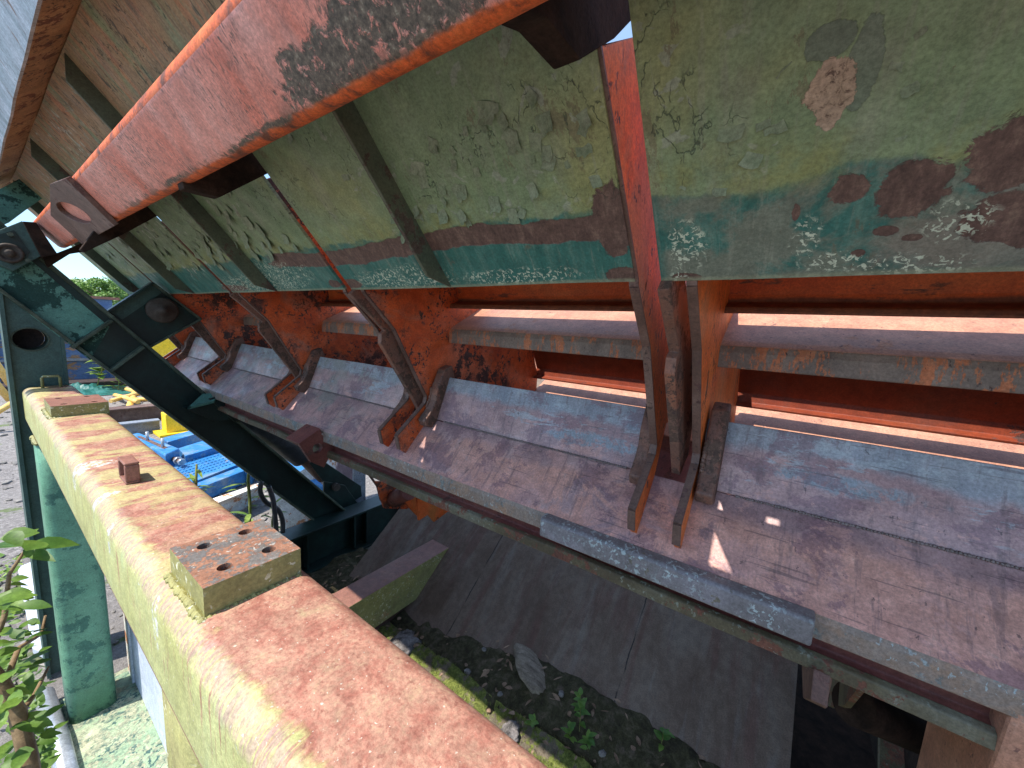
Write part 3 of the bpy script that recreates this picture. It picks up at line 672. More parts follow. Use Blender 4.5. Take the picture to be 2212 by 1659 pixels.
# order: start at upper-left corner of the yard side (across=+, depth=0) going to across=-
ring = ring[18:]+ring[:18]           # quadrant (1,-1) first
ring = ring[::-1]; k0 = max(range(len(ring)), key=lambda i: (ring[i][1] < .002)*(ring[i][0]+1)); ring = ring[k0:]+ring[:k0]
if ring[1][1] > .002: ring = [ring[0]]+ring[1:][::-1]
obj('tube_beam', extrude_ring(ring, -.95, 2.60, beam3, 40, .013), 'beam', hop)
def bp(p, off=0):      # photo point on the yard side plane of the beam
    a = Vector((c0.x+bn.x*off, 0, c0.y+bn.y*off)); return onP(p, a, (bn.x, 0, bn.y))
o2 = .006
bm = newbm(); outl = [bp(q, o2+.008) for q in [(107, 398), (141, 385), (247, 488), (177, 527), (109, 465)]]
hc = bp((158, 460), o2+.008); hu = (bp((187, 462), o2+.008)-hc); hv = Vector((bn.x, 0, bn.y)).cross(hu.normalized())*hu.length*.5
hv = bp((158, 480), o2+.008)-hc; hv = hv-hu*hv.dot(hu)/hu.length_squared
holed_plate(bm, outl, hc, hu, hv, Vector((bn.x, 0, bn.y))*-.013)
obj('pivot_plate', bm, 'rust', hop, bevel=.001)
# brackets between the beam and the gussets
for (pts, y) in (([(1090, 50), (1130, 66), (1205, 148), (1285, 100), (1342, 42), (1345, -60), (1100, -60)], .225),
                 ([(388, 411), (465, 430), (582, 372), (545, 326), (500, 300), (380, 380)], 1.0),
                 ([(262, 508), (336, 468), (322, 436), (300, 420), (215, 480), (170, 540), (180, 546)], 1.80)):
    bm = newbm(); yplate(bm, [xz(q, y) for q in pts], y-.01, .03)
    obj('beam_bracket', bm, 'shade_dark', hop, bevel=.002)
# pierced lug welded under the lip, near the hydraulic cylinder
bm = newbm(); yl = 1.36
cc = onY((686, 968), yl); o4 = [onY(q, yl) for q in [(648, 962), (692, 930), (722, 968), (700, 1010), (672, 998)]]
holed_plate(bm, o4, cc, Vector((.018, 0, 0)), Vector((0, 0, .018)), (0, .02, 0))
poly_solid(bm, [onY((648, 962), yl), onY((692, 930), yl), onY((692, 926), yl), onY((646, 958), yl)], (0, .10, 0))
obj('lug_plate', bm, 'brown', hop, bevel=.001)
bm = newbm(); weldbead(bm, [onY((697, 938), yl-.01), onY((718, 962), yl-.01)], .004, .008); obj('weld_bead', bm, 'weld', hop)

# ================================================================== SUPPORT FRAME
Yf = 2.57
fra = thing('support_frame', 'green steel support frame of box beam, legs, pierced column and diagonal brace beside the hopper', 'frame', (.2, 2.0, G))
# box beam: top at z=-.346, section .13 wide
Xl, Xr, Zt, Zb = .105, .254, -.346, -.50
bw, bh = Xr-Xl, Zt-Zb
ring = rr_profile(bw, bh, .026, 6)
# reorder to start at the lower-left corner and run up the left face, over the top
ring = ring[::-1]; k0 = min(range(len(ring)), key=lambda i: (ring[i][0] > -bw/2+.0005)*10+ring[i][1]); ring = ring[k0:]+ring[:k0]
if ring[1][1] < ring[0][1]: ring = [ring[0]]+ring[1:][::-1]
obj('box_beam', extrude_ring(ring, -.75, 2.56, lambda p, y: ((Xl+Xr)/2+p[0], y, (Zt+Zb)/2+p[1]), 40), 'box', fra)
# mounting blocks with threaded holes
def block(x0, x1, y0, y1, z0, z1, holes):
    bm = newbm(); nx = 2
    hp = [(x0+.03, y0+.028), (x1-.028, y0+.028), (x0+.03, y1-.026), (x1-.03, y1-.026)]
    xm, ym = (x0+x1)/2, (y0+y1)/2
    cells = [(x0, xm, y0, ym), (xm, x1, y0, ym), (x0, xm, ym, y1), (xm, x1, ym, y1)]
    for (cx, cy), (a, b, c, d) in zip(hp, cells):
        holed_plate(bm, [(a, c, z1), (b, c, z1), (b, d, z1), (a, d, z1)], (cx, cy, z1), (.0082, 0, 0), (0, .0082, 0), (0, 0, -.028), 20)
    bmesh.ops.remove_doubles(bm, verts=bm.verts, dist=.00005)
    poly_solid(bm, [(x0, y0, z0), (x1, y0, z0), (x1, y1, z0), (x0, y1, z0)], (0, 0, z1-.0281-z0))
    for f in bm.faces:
        f.material_index = 1 if abs(f.normal.z) < .5 and (abs(f.calc_center_median().x-x0) < .001 or abs(f.calc_center_median().y-y0) < .001 or abs(f.calc_center_median().x-x1) < .001 or abs(f.calc_center_median().y-y1) < .001) else 0
    for f in bm.faces: f.normal_update()
    return bm
for i, (y0, y1) in enumerate(((.505, .630), (1.815, 1.99))):
    x0, x1 = (.130, .238) if i == 0 else (.125, .25)
    bm = block(x0, x1, y0, y1, Zt-.012, -.310, True)
    for f in bm.faces: 
        f.normal_update(); c = f.calc_center_median()
        side = abs(c.x-x0) < .0012 or abs(c.y-y0) < .0012 or abs(c.x-x1) < .0012 or abs(c.y-y1) < .0012
        f.material_index = 1 if side else 0
    o = obj('mounting_block', bm, ['plate', 'plateside'], fra)
    if i == 1: o['label'] = 'rust red mounting block at the far end of the beam'; o.data.materials[0] = MT['tubered']
    bm = newbm(); weldbead(bm, [(x0-.003, y0-.002, Zt-.002), (x0-.003, y1, Zt-.002)], .006, .0045); weldbead(bm, [(x0, y0-.002, Zt-.003), (x1, y0-.002, Zt-.003)], .005, .0045)
    obj('weld_bead', bm, 'plateside', fra)
# short tube stub
bm = newbm(); ox, oy = .138, 1.02
q = [onZ(p, -.346) for p in [(268, 1044), (309, 1046)]]
x0, x1 = q[0].x, q[1].x; y0 = (q[0].y+q[1].y)/2; s = .044
for (a, b, c, d) in ((0, 1, 0, .12), (0, 1, .88, 1), (0, .12, .12, .88), (.88, 1, .12, .88)):
    box(bm, (x0+.00, y0+a*s*1.3+.0, Zt+c*s), (x0+(x1-x0)*1.0, y0+b*s*1.3, Zt+d*s)) if False else poly_solid(bm, [(x0, y0+a*.06, Zt+c*s), (x0, y0+b*.06, Zt+c*s), (x0, y0+b*.06, Zt+d*s), (x0, y0+a*.06, Zt+d*s)], (x1-x0, 0, 0))
obj('tube_stub', bm, 'tubered', fra, bevel=.002)
# wire handle at the far end
bm = newbm(); tube(bm, [(.158, 2.5, Zt), (.158, 2.5, -.305), (.162, 2.5, -.298), (.202, 2.5, -.298), (.207, 2.5, -.305), (.207, 2.5, Zt)], .005, 8)
obj('handle', bm, 'plateside', fra)
# column with pipe hole
cpl = [xz((8, 590), Yf), xz((128, 722), Yf), xz((137, 830), Yf)]
xa, xb = .088, .226
bm = newbm()
po = [(xa, Yf, -.60), (xb, Yf, -.60), (xb, Yf, cpl[1][1]), (xa, Yf, cpl[1][1]+.16)]
hc = onY((66, 733), Yf)
holed_plate(bm, po, hc, (.047, 0, 0), (0, 0, .045), (0, .012, 0), 36)
box(bm, (xa, Yf+.001, G+.01), (xb, Yf+.012, -.6005))
box(bm, (xa-.012, Yf-.02, G+.01), (xa, Yf+.16, cpl[1][1]+.17))
box(bm, (xb, Yf-.02, G+.01), (xb+.010, Yf+.16, cpl[1][1]-.005))
col = obj('column', bm, ['column'], fra, bevel=.002)
bm = newbm(); disc_stack(bm, (hc.x, Yf+.13, hc.z), (0, -1, 0), [(.046, 0), (.046, .005)], 32); obj('bore_end', bm, 'hole', col)
bm = newbm(); 
n = 36
for k in range(n):
    a0_, a1_ = 2*math.pi*k/n, 2*math.pi*(k+1)/n; V = []
    for (rr_, yy) in ((.047, Yf-.004), (.052, Yf-.004), (.052, Yf+.12), (.047, Yf+.12)):
        V.append((rr_, yy))
    def pnt(a, t_): return (hc.x+t_[0]*math.cos(a), t_[1], hc.z+t_[0]*.96*math.sin(a))
    for i in range(4):
        A_, B_ = V[i], V[(i+1) % 4]; bm.faces.new([bm.verts.new(pnt(a0_, A_)), bm.verts.new(pnt(a0_, B_)), bm.verts.new(pnt(a1_, B_)), bm.verts.new(pnt(a1_, A_))])
bmesh.ops.remove_doubles(bm, verts=bm.verts, dist=.0001)
obj('pipe_sleeve', bm, 'frame_edge', col)
# diagonal I-section brace in the plane of the column
UP = [(-200, 325), (130, 590), (240, 690), (745, 1108)]; LO = [(-200, 482), (0, 632), (130, 728), (685, 1130)]
def dg(p, y=Yf): q = onY(p, y); return q
u0, u1 = dg((0, 491)), dg((748, 1110)); l0, l1 = dg((0, 622)), dg((686, 1127))
u0 = u0+(u0-u1)*.35; l0 = l0+(l0-l1)*.35
bm = newbm(); poly_solid(bm, [u0, u1, l1, l0], (0, .012, 0)); 
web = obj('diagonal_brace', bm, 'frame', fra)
bm = newbm(); dm = dg((222, 700)); dm2 = dg((180, 768)); m0 = dg((235, 705)); m1 = dg((196, 790))
poly_solid(bm, [u0+Vector((.0, -.003, 0)), dg((236, 706))+Vector((0, -.003, 0)), dg((195, 778))+Vector((0, -.003, 0)), l0+Vector((0, -.003, 0))], (0, .0028, 0))
obj('lit_web', bm, 'frame_lit', web)  # thin facing that paints the lit upper end onto the brace web
for (a, b, nm) in ((u0, u1, 1), (l0, l1, -1)):
    d = (b-a).normalized(); n = Vector((-d.z, 0, d.x)); n = n if n.z*nm > 0 else -n
    bm = newbm(); poly_solid(bm, [a, b, b+n*.012, a+n*.012], (0, -.055 if nm > 0 else -.035, 0)); poly_solid(bm, [a+Vector((0, .0125, 0)), b+Vector((0, .0125, 0)), b+n*.012+Vector((0, .0125, 0)), a+n*.012+Vector((0, .0125, 0))], (0, .055, 0))
    obj('brace_flange', bm, 'frame_edge', web, bevel=.002)
# transverse stiffeners
for (p, q) in (((232, 706), (194, 780)), ((380, 828), (312, 866)), ((190, 800), (245, 780))):
    pass
for (p, q) in (((222, 700), (176, 742)), ):
    pass
def stiff(p, q, nm='brace_stiffener'):
    a, b = onY(p, Yf), onY(q, Yf); d = (b-a).normalized(); n = Vector((-d.z, 0, d.x))*.006
    bm = newbm(); poly_solid(bm, [a-n, b-n, b+n, a+n], (0, -.050, 0)); obj(nm, bm, 'frame_edge', web, bevel=.0015)
stiff((238, 692), (152, 750)); stiff((306, 748), (232, 802))
# roller arm
arm_pts = [(228, 676), (326, 611), (432, 690), (318, 752)]
bm = newbm(); poly_solid(bm, [onY(p, Yf) for p in arm_pts], (0, .014, 0)); arm = obj('roller_arm', bm, 'frame', fra, bevel=.002)
for (p, q, w_) in (((228, 674), (326, 611), .045), ((318, 752), (432, 690), .012), ((326, 611), (432, 690), .03)):
    a, b = onY(p, Yf), onY(q, Yf); d = (b-a).normalized(); n = Vector((-d.z, 0, d.x))*.005
    bm = newbm(); poly_solid(bm, [a-n, b-n, b+n, a+n], (0, -w_, 0)); obj('arm_flange', bm, 'frame_edge' if w_ < .04 else 'frame', arm, bevel=.0015)
bm = newbm(); poly_solid(bm, [onY(p, Yf-.004) for p in [(235, 672), (326, 613), (350, 632), (265, 690)]], (0, .004, 0)); obj('arm_web', bm, 'column', arm)
rc = onY((350, 670), Yf-.03)
bm = newbm(); disc_stack(bm, rc, (0, -1, 0), [(.058, -.03), (.062, 0), (.062, .012), (.052, .022), (.034, .020), (.030, .028), (.014, .030), (.010, .045), (.0, .045)], 40)
obj('roller', bm, 'rubber', arm)
# top bearing bracket at the end of the red beam
bm = newbm(); poly_solid(bm, [onY(p, 2.46) for p in [(-60, 520), (0, 496), (48, 477), (89, 553), (30, 585), (-60, 545)]], (0, .1, 0)); brk = obj('bearing_bracket', bm, 'column', fra, bevel=.002)
bm = newbm(); poly_solid(bm, [onY(p, 2.455) for p in [(-60, 525), (0, 506), (30, 497), (66, 545), (28, 572), (-60, 540)]], (0, .004, 0)); obj('bearing_plate', bm, 'frame', brk)
bm = newbm(); disc_stack(bm, onY((20, 547), 2.45), (0, -1, 0), [(.036, -.005), (.036, .012), (.026, .016), (.024, .008), (.014, .010), (.012, .022), (.0, .022)], 32); obj('bearing', bm, 'rubber', brk)
bm = newbm(); 
for (p) in ((22, 507), (60, 563)):
    q = onY(p, 2.452); bm = newbm(); tube(bm, [q, q+Vector((0, -.02, 0))], .008, 6); obj('bolt', bm, 'frame_edge', brk)
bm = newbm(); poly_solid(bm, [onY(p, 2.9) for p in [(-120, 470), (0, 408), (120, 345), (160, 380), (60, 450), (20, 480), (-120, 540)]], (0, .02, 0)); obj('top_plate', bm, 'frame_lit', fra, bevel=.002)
bm = newbm(); poly_solid(bm, [onY(p, 2.44) for p in [(49, 478), (78, 480), (124, 548), (90, 556)]], (0, .12, 0)); poly_solid(bm, [onY(p, 2.5) for p in [(92, 556), (124, 546), (180, 524), (184, 543), (152, 548), (104, 578)]], (0, .03, 0)); obj('end_bracket', bm, 'shade_dark', brk, bevel=.002)
# L bracket on the brace under the lip
bm = newbm()
a, b, c, d = onY((408, 882), Yf-.16), onY((520, 898), Yf-.05), onY((470, 850), Yf+.1), onY((500, 868), Yf)
poly_solid(bm, [onY((406, 880), 2.42), onY((438, 850), 2.5), onY((478, 848), 2.5), onY((462, 866), 2.42)], (0, .003, -.012)); obj('bracket_top', bm, 'frame_lit', fra); bm = newbm()
poly_solid(bm, [onY((452, 862), 2.44), onY((486, 850), 2.44), onY((540, 896), 2.44), onY((508, 912), 2.44)], (0, .015, 0))
poly_solid(bm, [onY((408, 886), 2.46), onY((476, 866), 2.46), onY((540, 896), 2.46), onY((470, 912), 2.46)], (0, .12, 0))
obj('angle_bracket', bm, 'frame', fra, bevel=.002)
# dark transverse base beam under the brace
Yb = 2.40
bm = newbm()
box(bm, (.82, Yb, -1.405), (2.6, Yb+.16, -1.39)); box(bm, (.82, Yb+.07, -1.66), (2.6, Yb+.085, -1.405)); box(bm, (.82, Yb-.02, -1.68), (2.6, Yb+.18, -1.662))
for x in (1.18, 1.52, 1.62, 1.98): box(bm, (x, Yb+.012, -1.66), (x+.012, Yb+.07, -1.405))
obj('base_beam', bm, 'frame', fra, bevel=.002)
# green transverse tie beam running into the lower chute
bm = newbm(); xe0, xe1 = 1.674, 1.40
fs = poly_solid(bm, [(.40, 1.59, -1.39), (xe0, 1.59, -1.39), (xe1+.03, 1.59, -1.60), (.40, 1.59, -1.60)], (0, .15, 0))
bm.normal_update()
for f in bm.faces: f.material_index = 1 if abs(f.normal.z) > .8 and f.calc_center_median().z > -1.45 else 0
obj('tie_beam', bm, ['plateside', 'tubered'], fra, bevel=.003)
bm = newbm(); tube(bm, [(.42, 1.67, -1.645), (1.36, 1.67, -1.645)], .045, 14); obj('lower_pipe', bm, 'rust', fra)
# legs and base skid
def leg(x0, x1, y0, y1, z1, name='leg', mat='leg'):
    bm = extrude_ring([(a+(x0+x1)/2, b+(y0+y1)/2) for (a, b) in rr_profile(x1-x0, y1-y0, .028, 6)], G+.03, z1, lambda p, z: (p[0], p[1], z), 6)
    return obj(name, bm, mat, fra)
leg(.105, .24, 2.14, 2.30, Zb+.004)
leg(.112, .235, .52, .66, Zb+.004, mat='plateside')
bm = newbm(); weldbead(bm, [(.106, 2.15, Zb), (.106, 2.29, Zb)], .008, .007); obj('weld_bead', bm, 'plateside', fra)
bm = newbm(); box(bm, (.09, .1, G+.004), (.33, 2.34, G+.03)); obj('base_skid', bm, 'base', fra, bevel=.003)

# white cladding sheet standing behind the legs
wp = thing('cladding_sheet', 'white sheet metal panels standing on the base under the box beam', 'panel', (.31, 1.7, G))
for (a, b) in ((1.63, 2.22), (.95, 1.60)):
    bm = newbm(); box(bm, (.305, a, G+.032), (.309, b, -.56)); box(bm, (.297, a, G+.032), (.3045, a+.014, -.56)); box(bm, (.297, b-.014, G+.032), (.3045, b, -.56)); obj('panel', bm, 'white', wp)
bm = newbm(); box(bm, (.30, 2.25, G+.032), (.315, 2.30, -.56)); obj('edge_post', bm, 'whiterust', wp)
bm = newbm(); box(bm, (.312, .95, G+.032), (.33, 2.22, -.56)); obj('backing', bm, 'hole', wp)

# ================================================================== LOWER CHUTE (dark plate)
lc = thing('lower_chute', 'dark rust streaked sloping chute plate in shade below the hopper lip', 'chute', (1.6, 1.0, G))
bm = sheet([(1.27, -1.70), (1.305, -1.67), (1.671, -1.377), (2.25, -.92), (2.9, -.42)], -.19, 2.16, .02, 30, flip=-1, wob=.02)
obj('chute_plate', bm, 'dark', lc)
bm = newbm(); poly_solid(bm, [(.9, -.50, -1.75), (3.2, -.50, -1.75), (3.2, -.50, -.5), (.9, -.50, -.5)], (0, .02, 0)); obj('shade_backdrop', bm, 'shade_dark', lc)  # near-black sheet added to make the open void read as deep shade
bm = newbm(); box(bm, (.97, -.48, -1.64), (2.6, -.20, -1.60)); obj('shade_floor', bm, 'shade_dark', lc)  # near-black sheet added over the soil to darken the void
bm = newbm(); poly_solid(bm, [(1.2, -.40, -1.7), (2.1, -.44, -1.0), (2.12, -.44, -1.02), (1.24, -.40, -1.7)], (0, -.2, 0)); obj('side_rail', bm, 'olive', lc)

# odd brackets hanging under the lip
hb = thing('hanging_bracket', 'rusty flat bar bracket hanging under the lip near the right corner', 'bracket', (.95, -.12, -.6))
bm = newbm()
for (pts, y, t_) in (([(1752, 1448), (1800, 1462), (1785, 1532), (1760, 1520)], -.13, .012), ([(1762, 1450), (1795, 1460), (1788, 1530), (1768, 1524)], -.11, .02)):
    poly_solid(bm, [onY(p, y) for p in pts], (0, t_, 0))
obj('flat_bar', bm, 'rust', hb, bevel=.002)
pp = thing('pipe_elbow', 'short dark pipe end jutting from under the lip in the lower right corner', 'pipe', (1.3, -.25, -1.0))
bm = newbm(); a = onY((1842, 1520), -.20); b = onY((1990, 1585), -.34); tube(bm, [a, b], .04, 20); obj('pipe_body', bm, 'shade_dark', pp)
bm = newbm(); poly_solid(bm, [onY(p, -.19) for p in [(1812, 1455), (1880, 1480), (1838, 1530), (1800, 1530)]], (0, .01, 0)); obj('pipe_gusset', bm, 'olive', pp)

tb = thing('toothed_bracket', 'bright orange toothed bracket tucked under the lip beside the base beam', 'bracket', (1.3, 1.9, -.95))
bm = newbm()
yt = 1.70
for pts, y in (([(872, 1050), (905, 1062), (905, 1118), (885, 1098), (872, 1080)], 1.78), ([(900, 1060), (955, 1085), (968, 1105), (938, 1128), (925, 1112), (905, 1125)], 1.62)):
    bm = newbm(); poly_solid(bm, [onY(p, y) for p in pts], (0, .015, 0)); obj('toothed_plate', bm, 'orange_clean', tb, bevel=.002)
bm = newbm(); a = onY((848, 1078), 1.85); b = onY((884, 1062), 1.6); tube(bm, [a, b], .045, 20); obj('pin', bm, 'brown', tb)
bm = newbm(); tube(bm, [onY((790, 1015), 2.0), onY((815, 1050), 1.95), onY((822, 1078), 1.9), onY((830, 1090), 1.9)], .008, 8); obj('bent_rod', bm, 'rust', tb)
bm = newbm(); poly_solid(bm, [onY(p, 1.84) for p in [(812, 1040), (850, 1040), (900, 1075), (880, 1100), (830, 1098)]], (0, .015, 0)); obj('back_plate', bm, 'orange', tb)

# hydraulic cylinder behind the brace
hy = thing('hydraulic_cylinder', 'black hydraulic cylinder slanting down between the brace and the hopper lip', 'cylinder', (1.2, 2.75, -1.0))
yh = 2.72
bm = newbm(); tube(bm, [onY((505, 880), yh), onY((575, 925), yh), onY((655, 985), yh)], .085, 20); obj('cylinder_barrel', bm, 'hose', hy)
bm = newbm(); tube(bm, [onY((655, 985), yh), onY((700, 1030), yh)], .05, 16); obj('piston_rod', bm, 'rust', hy)
bm = newbm(); poly_solid(bm, [onY(p, yh-.05) for p in [(668, 1000), (690, 990), (780, 1050), (782, 1072), (752, 1090), (715, 1062)]], (0, .03, 0))
poly_solid(bm, [onY(p, yh-.07) for p in [(700, 1040), (745, 1048), (775, 1090), (740, 1112), (700, 1080)]], (0, .02, 0)); obj('clevis', bm, 'frame', hy, bevel=.003)
bm = newbm(); q = onY((722, 1050), yh-.07); tube(bm, [q, q+Vector((0, -.04, 0))], .028, 16); obj('clevis_pin', bm, 'rubber', hy)

# hoses
for k, pts in enumerate(([(565, 1040), (562, 1062), (575, 1085), (600, 1100), (610, 1125), (611, 1150)], [(580, 1050), (590, 1080), (594, 1115), (597, 1150)])):
    bm = newbm(); P_ = [onY(p, 2.30-.05*k) for p in pts]
    Q_ = []
    for i in range(len(P_)-1):
        for j in range(4):
            t_ = j/4; p0 = P_[max(i-1, 0)]; p1 = P_[i]; p2 = P_[i+1]; p3 = P_[min(i+2, len(P_)-1)]
            Q_.append(.5*((2*p1)+(p2-p0)*t_+(2*p0-5*p1+4*p2-p3)*t_*t_+(3*p1-p0-3*p2+p3)*t_**3))
    tube(bm, Q_+[P_[-1]], .013, 10)
    o = obj('hydraulic_hose', bm, 'hose', origin=tuple(P_[-1])); setup(o, ['black hydraulic hose bent in a wide loop below the brace', 'straight black hydraulic hose dropping below the brace'][k], 'hose', 'hoses below the brace')

# ================================================================== SOIL BED: moss, debris, weeds
bm = newbm(); uvz = 0
def xm(y): return 1.19
V = {}
nx, ny = 40, 220
for i in range(nx+1):
    for j in range(ny+1):
        x = .62+(1.235-.62)*i/nx; y = -.3+2.0*j/ny
        V[i, j] = bm.verts.new((x, y, soilz(x, y)+.012+.007*mnoise.noise(Vector((x*45, y*45, 5)))+.004*random.random()-.03*max(0, mnoise.noise(Vector((x*4, y*4, 9))))))
for i in range(nx):
    for j in range(ny): bm.faces.new((V[i, j], V[i+1, j], V[i+1, j+1], V[i, j+1]))
for _ in range(9000):
    x, y = random.uniform(.75, 1.24), random.uniform(.2, 1.5)
    if mnoise.noise(Vector((x*4, y*4, 9))) > .1: continue
    z = soilz(x, y)+.014; h = random.uniform(.004, .012); a = random.uniform(0, 6.28); d = Vector((math.cos(a), math.sin(a), 0))*.002
    p = Vector((x, y, z)); bm.faces.new([bm.verts.new(p-d), bm.verts.new(p+d), bm.verts.new(p+Vector((random.uniform(-.004, .004), random.uniform(-.004, .004), h)))])
o = obj('moss', bm, 'moss', smooth=True); setup(o, 'bright green moss along the soil beside the box beam', 'moss', kind='stuff')
def leafshape(bm, p, d, n, L, Wd, mi=0, curl=.2):
    d = Vector(d).normalized(); n = Vector(n); s = d.cross(n).normalized(); n = s.cross(d)
    pr = [(0, 0), (.18, .62), (.36, .95), (.6, .88), (.82, .5), (1, 0)]
    c = [bm.verts.new(p+d*L*t-n*L*curl*t*t) for (t, w_) in pr]
    l = [bm.verts.new(p+d*L*t+s*Wd*w_*.5-n*L*curl*t*t+n*Wd*.12*w_) for (t, w_) in pr[1:-1]]; r = [bm.verts.new(p+d*L*t-s*Wd*w_*.5-n*L*curl*t*t+n*Wd*.12*w_) for (t, w_) in pr[1:-1]]
    bm.faces.new((c[0], c[1], l[0])); bm.faces.new((c[0], r[0], c[1]))
    for i in range(3):
        bm.faces.new((c[i+1], c[i+2], l[i+1], l[i])); bm.faces.new((c[i+1], r[i], r[i+1], c[i+2]))
    bm.faces.new((c[4], c[5], l[3])); bm.faces.new((c[4], r[3], c[5]))
bm = newbm()
for _ in range(420):
    x, y = random.uniform(.7, 1.5), random.uniform(-.2, 2.3); p = Vector((x, y, soilz(x, y)+random.uniform(.006, .022)))
    a = random.uniform(0, 6.28); leafshape(bm, p, (math.cos(a), math.sin(a), random.uniform(-.2, .3)), (random.uniform(-.4, .4), random.uniform(-.4, .4), 1), random.uniform(.012, .05), random.uniform(.006, .024), curl=random.uniform(-.3, .6))
o = obj('leaf_litter', bm, 'deadleaf'); setup(o, 'scattered dead leaves and chips on the dark soil', 'leaf litter', kind='stuff')
def lump(name, p, r, mat, label, cat, sc=(1, 1, .6), rot=0, rough=.25, group=None):
    bm = newbm(); bmesh.ops.create_icosphere(bm, subdivisions=4, radius=1)
    for v in bm.verts:
        k = 1+rough*mnoise.noise(v.co*2.2+Vector(p))+rough*.5*mnoise.noise(v.co*6+Vector(p)); v.co = Vector((v.co.x*sc[0], v.co.y*sc[1], v.co.z*sc[2]))*k*r
    bmesh.ops.rotate(bm, verts=bm.verts, cent=(0, 0, 0), matrix=Matrix.Rotation(rot, 3, 'Z')); bmesh.ops.translate(bm, verts=bm.verts, vec=p)
    o = obj(name, bm, mat, smooth=True, origin=(p[0], p[1], p[2]-r*sc[2])); return setup(o, label, cat, group)
q = onZ((1103, 1578), -1.62); lump('wood_chunk', (q.x, q.y, -1.63), .045, 'bark', 'grey stringy chunk of rotten bark lying on the moss at the shadow edge', 'bark', (1, .8, .6), .4, .35)
q = onZ((865, 1392), -1.64); lump('wood_chunk', (q.x, q.y, -1.645), .07, 'bark', 'grey shredded bark heap at the far end of the moss strip', 'bark', (1.3, 1, .45), .2, .4)
q = onZ((1135, 1480), -1.65); lump('timber_scrap', (q.x+.02, q.y, soilz(q.x+.02, q.y)+.008), .10, 'wood', 'dark rotten board end half sunk in the shaded soil', 'timber', (1.5, .6, .25), .9, .15)
for k, (px, py, r) in enumerate(((1010, 1450, .014), (1080, 1500, .010), (1210, 1530, .012), (1045, 1415, .010), (1300, 1640, .012))):
    q = onZ((px, py), -1.63); lump('stone', (q.x, q.y, soilz(q.x, q.y)+r*.3), r, 'stone', ['largest grey stone on the shaded soil below the dark plate', 'small grey stone beside the rotten board', 'pebble on the soil close to the weeds', 'small stone farthest along the shaded soil', 'stone at the bottom edge near the dark plate'][k], 'stone', (1, 1.2, .7), k, .3, 'stones on the soil')
def weed(p, h, nl, label, name='weed', mat='leaf', sd=0, spread=.5, L=.04, group='weeds on the soil', thin=.3):
    rnd = random.Random(sd); t = thing(name, label, 'weed', p, group); p = Vector(p)
    lean = Vector((rnd.uniform(-.15, .15), rnd.uniform(-.15, .15), 1))*h; pts = [p+lean*k/5+Vector((rnd.uniform(-1, 1), rnd.uniform(-1, 1), 0))*h*.03 for k in range(6)]
    bm = newbm(); tube(bm, pts, [h*.012]*5+[h*.006], 6); obj('stem', bm, 'greenstem', t)
    bm = newbm()
    for k in range(nl):
        f = rnd.uniform(.15, 1); i = min(4, int(f*5)); q = pts[i].lerp(pts[i+1], f*5-i); a = k*2.4+rnd.uniform(-.4, .4)
        leafshape(bm, q, (math.cos(a), math.sin(a), rnd.uniform(.1, .8)), (0, 0, 1), L*rnd.uniform(.7, 1.2), L*thin*rnd.uniform(.8, 1.2), curl=rnd.uniform(.1, .5))
    obj('leaves', bm, mat, t, smooth=True); return t
for k, (px, py, h, nl) in enumerate(((1250, 1590, .15, 16), (1232, 1600, .07, 9), (1270, 1625, .06, 8), (1425, 1650, .09, 10), (1150, 1560, .035, 6))):
    q = onZ((px, py), -1.62); weed((q.x, q.y, soilz(q.x, q.y)-.004), h, nl, ['tallest leafy weed in the shaded soil by the dark plate', 'low weed left of the tallest one in the shaded soil', 'broad leafed seedling right of the tallest weed', 'weed in the soil at the bottom edge of the picture', 'tiny seedling beside the bark chunk'][k], mat='leafdark', sd=k, L=.035, thin=.6)

# ================================================================== YARD BEHIND
def gp(px, py): q = onZ((px, py), G); return q
# blue container hopper in the far yard
bc = thing('blue_container', 'long faded blue steel container with rusty band at the back of the yard', 'container', (1.2, 13, G))
bm = newbm()
x0, x1, y0 = -.6, 4.2, 12.6
zt = onY((190, 690), y0).z
H_ = [onY((200, y_), y0).z for y_ in (818, 775, 768, 690)]
box(bm, (x0, y0, H_[0]), (x1, y0+2.2, H_[3])); obj('container_body', bm, 'blueC', bc)
bm = newbm(); box(bm, (x0-.05, y0-.07, H_[1]-.03), (x1, y0, H_[1]+.02)); box(bm, (x0-.05, y0-.12, H_[3]-.03), (x1, y0, H_[3]+.05)); box(bm, (x0, y0-.05, onY((200, 738), y0).z), (x1, y0, onY((200, 735), y0).z)); obj('rail', bm, 'greysteel', bc)
for x in (0.2, 1.0, 1.8, 2.6): 
    bm = newbm(); box(bm, (x, y0-.06, H_[0]), (x+.08, y0-.001, H_[3]-.04)); obj('side_rib', bm, 'blueC', bc)
xr_ = onY((243, 660), y0+.3).x
bm = newbm(); box(bm, (x0, y0+.3, H_[3]+.051), (xr_, y0+1.9, onY((200, 645), y0+.3).z)); obj('upper_box', bm, 'blueC', bc)
zt = onY((200, 645), y0+.3).z
bm = newbm(); box(bm, (x0-.05, y0+.25, zt+.001), (xr_+.12, y0+1.95, zt+.06)); obj('lid', bm, 'tubered', bc)
bm = newbm(); box(bm, (x0, y0+.12, H_[3]+.055), (xr_+.6, y0+.29, H_[3]+.10)); obj('ledge', bm, 'rustorange', bc)
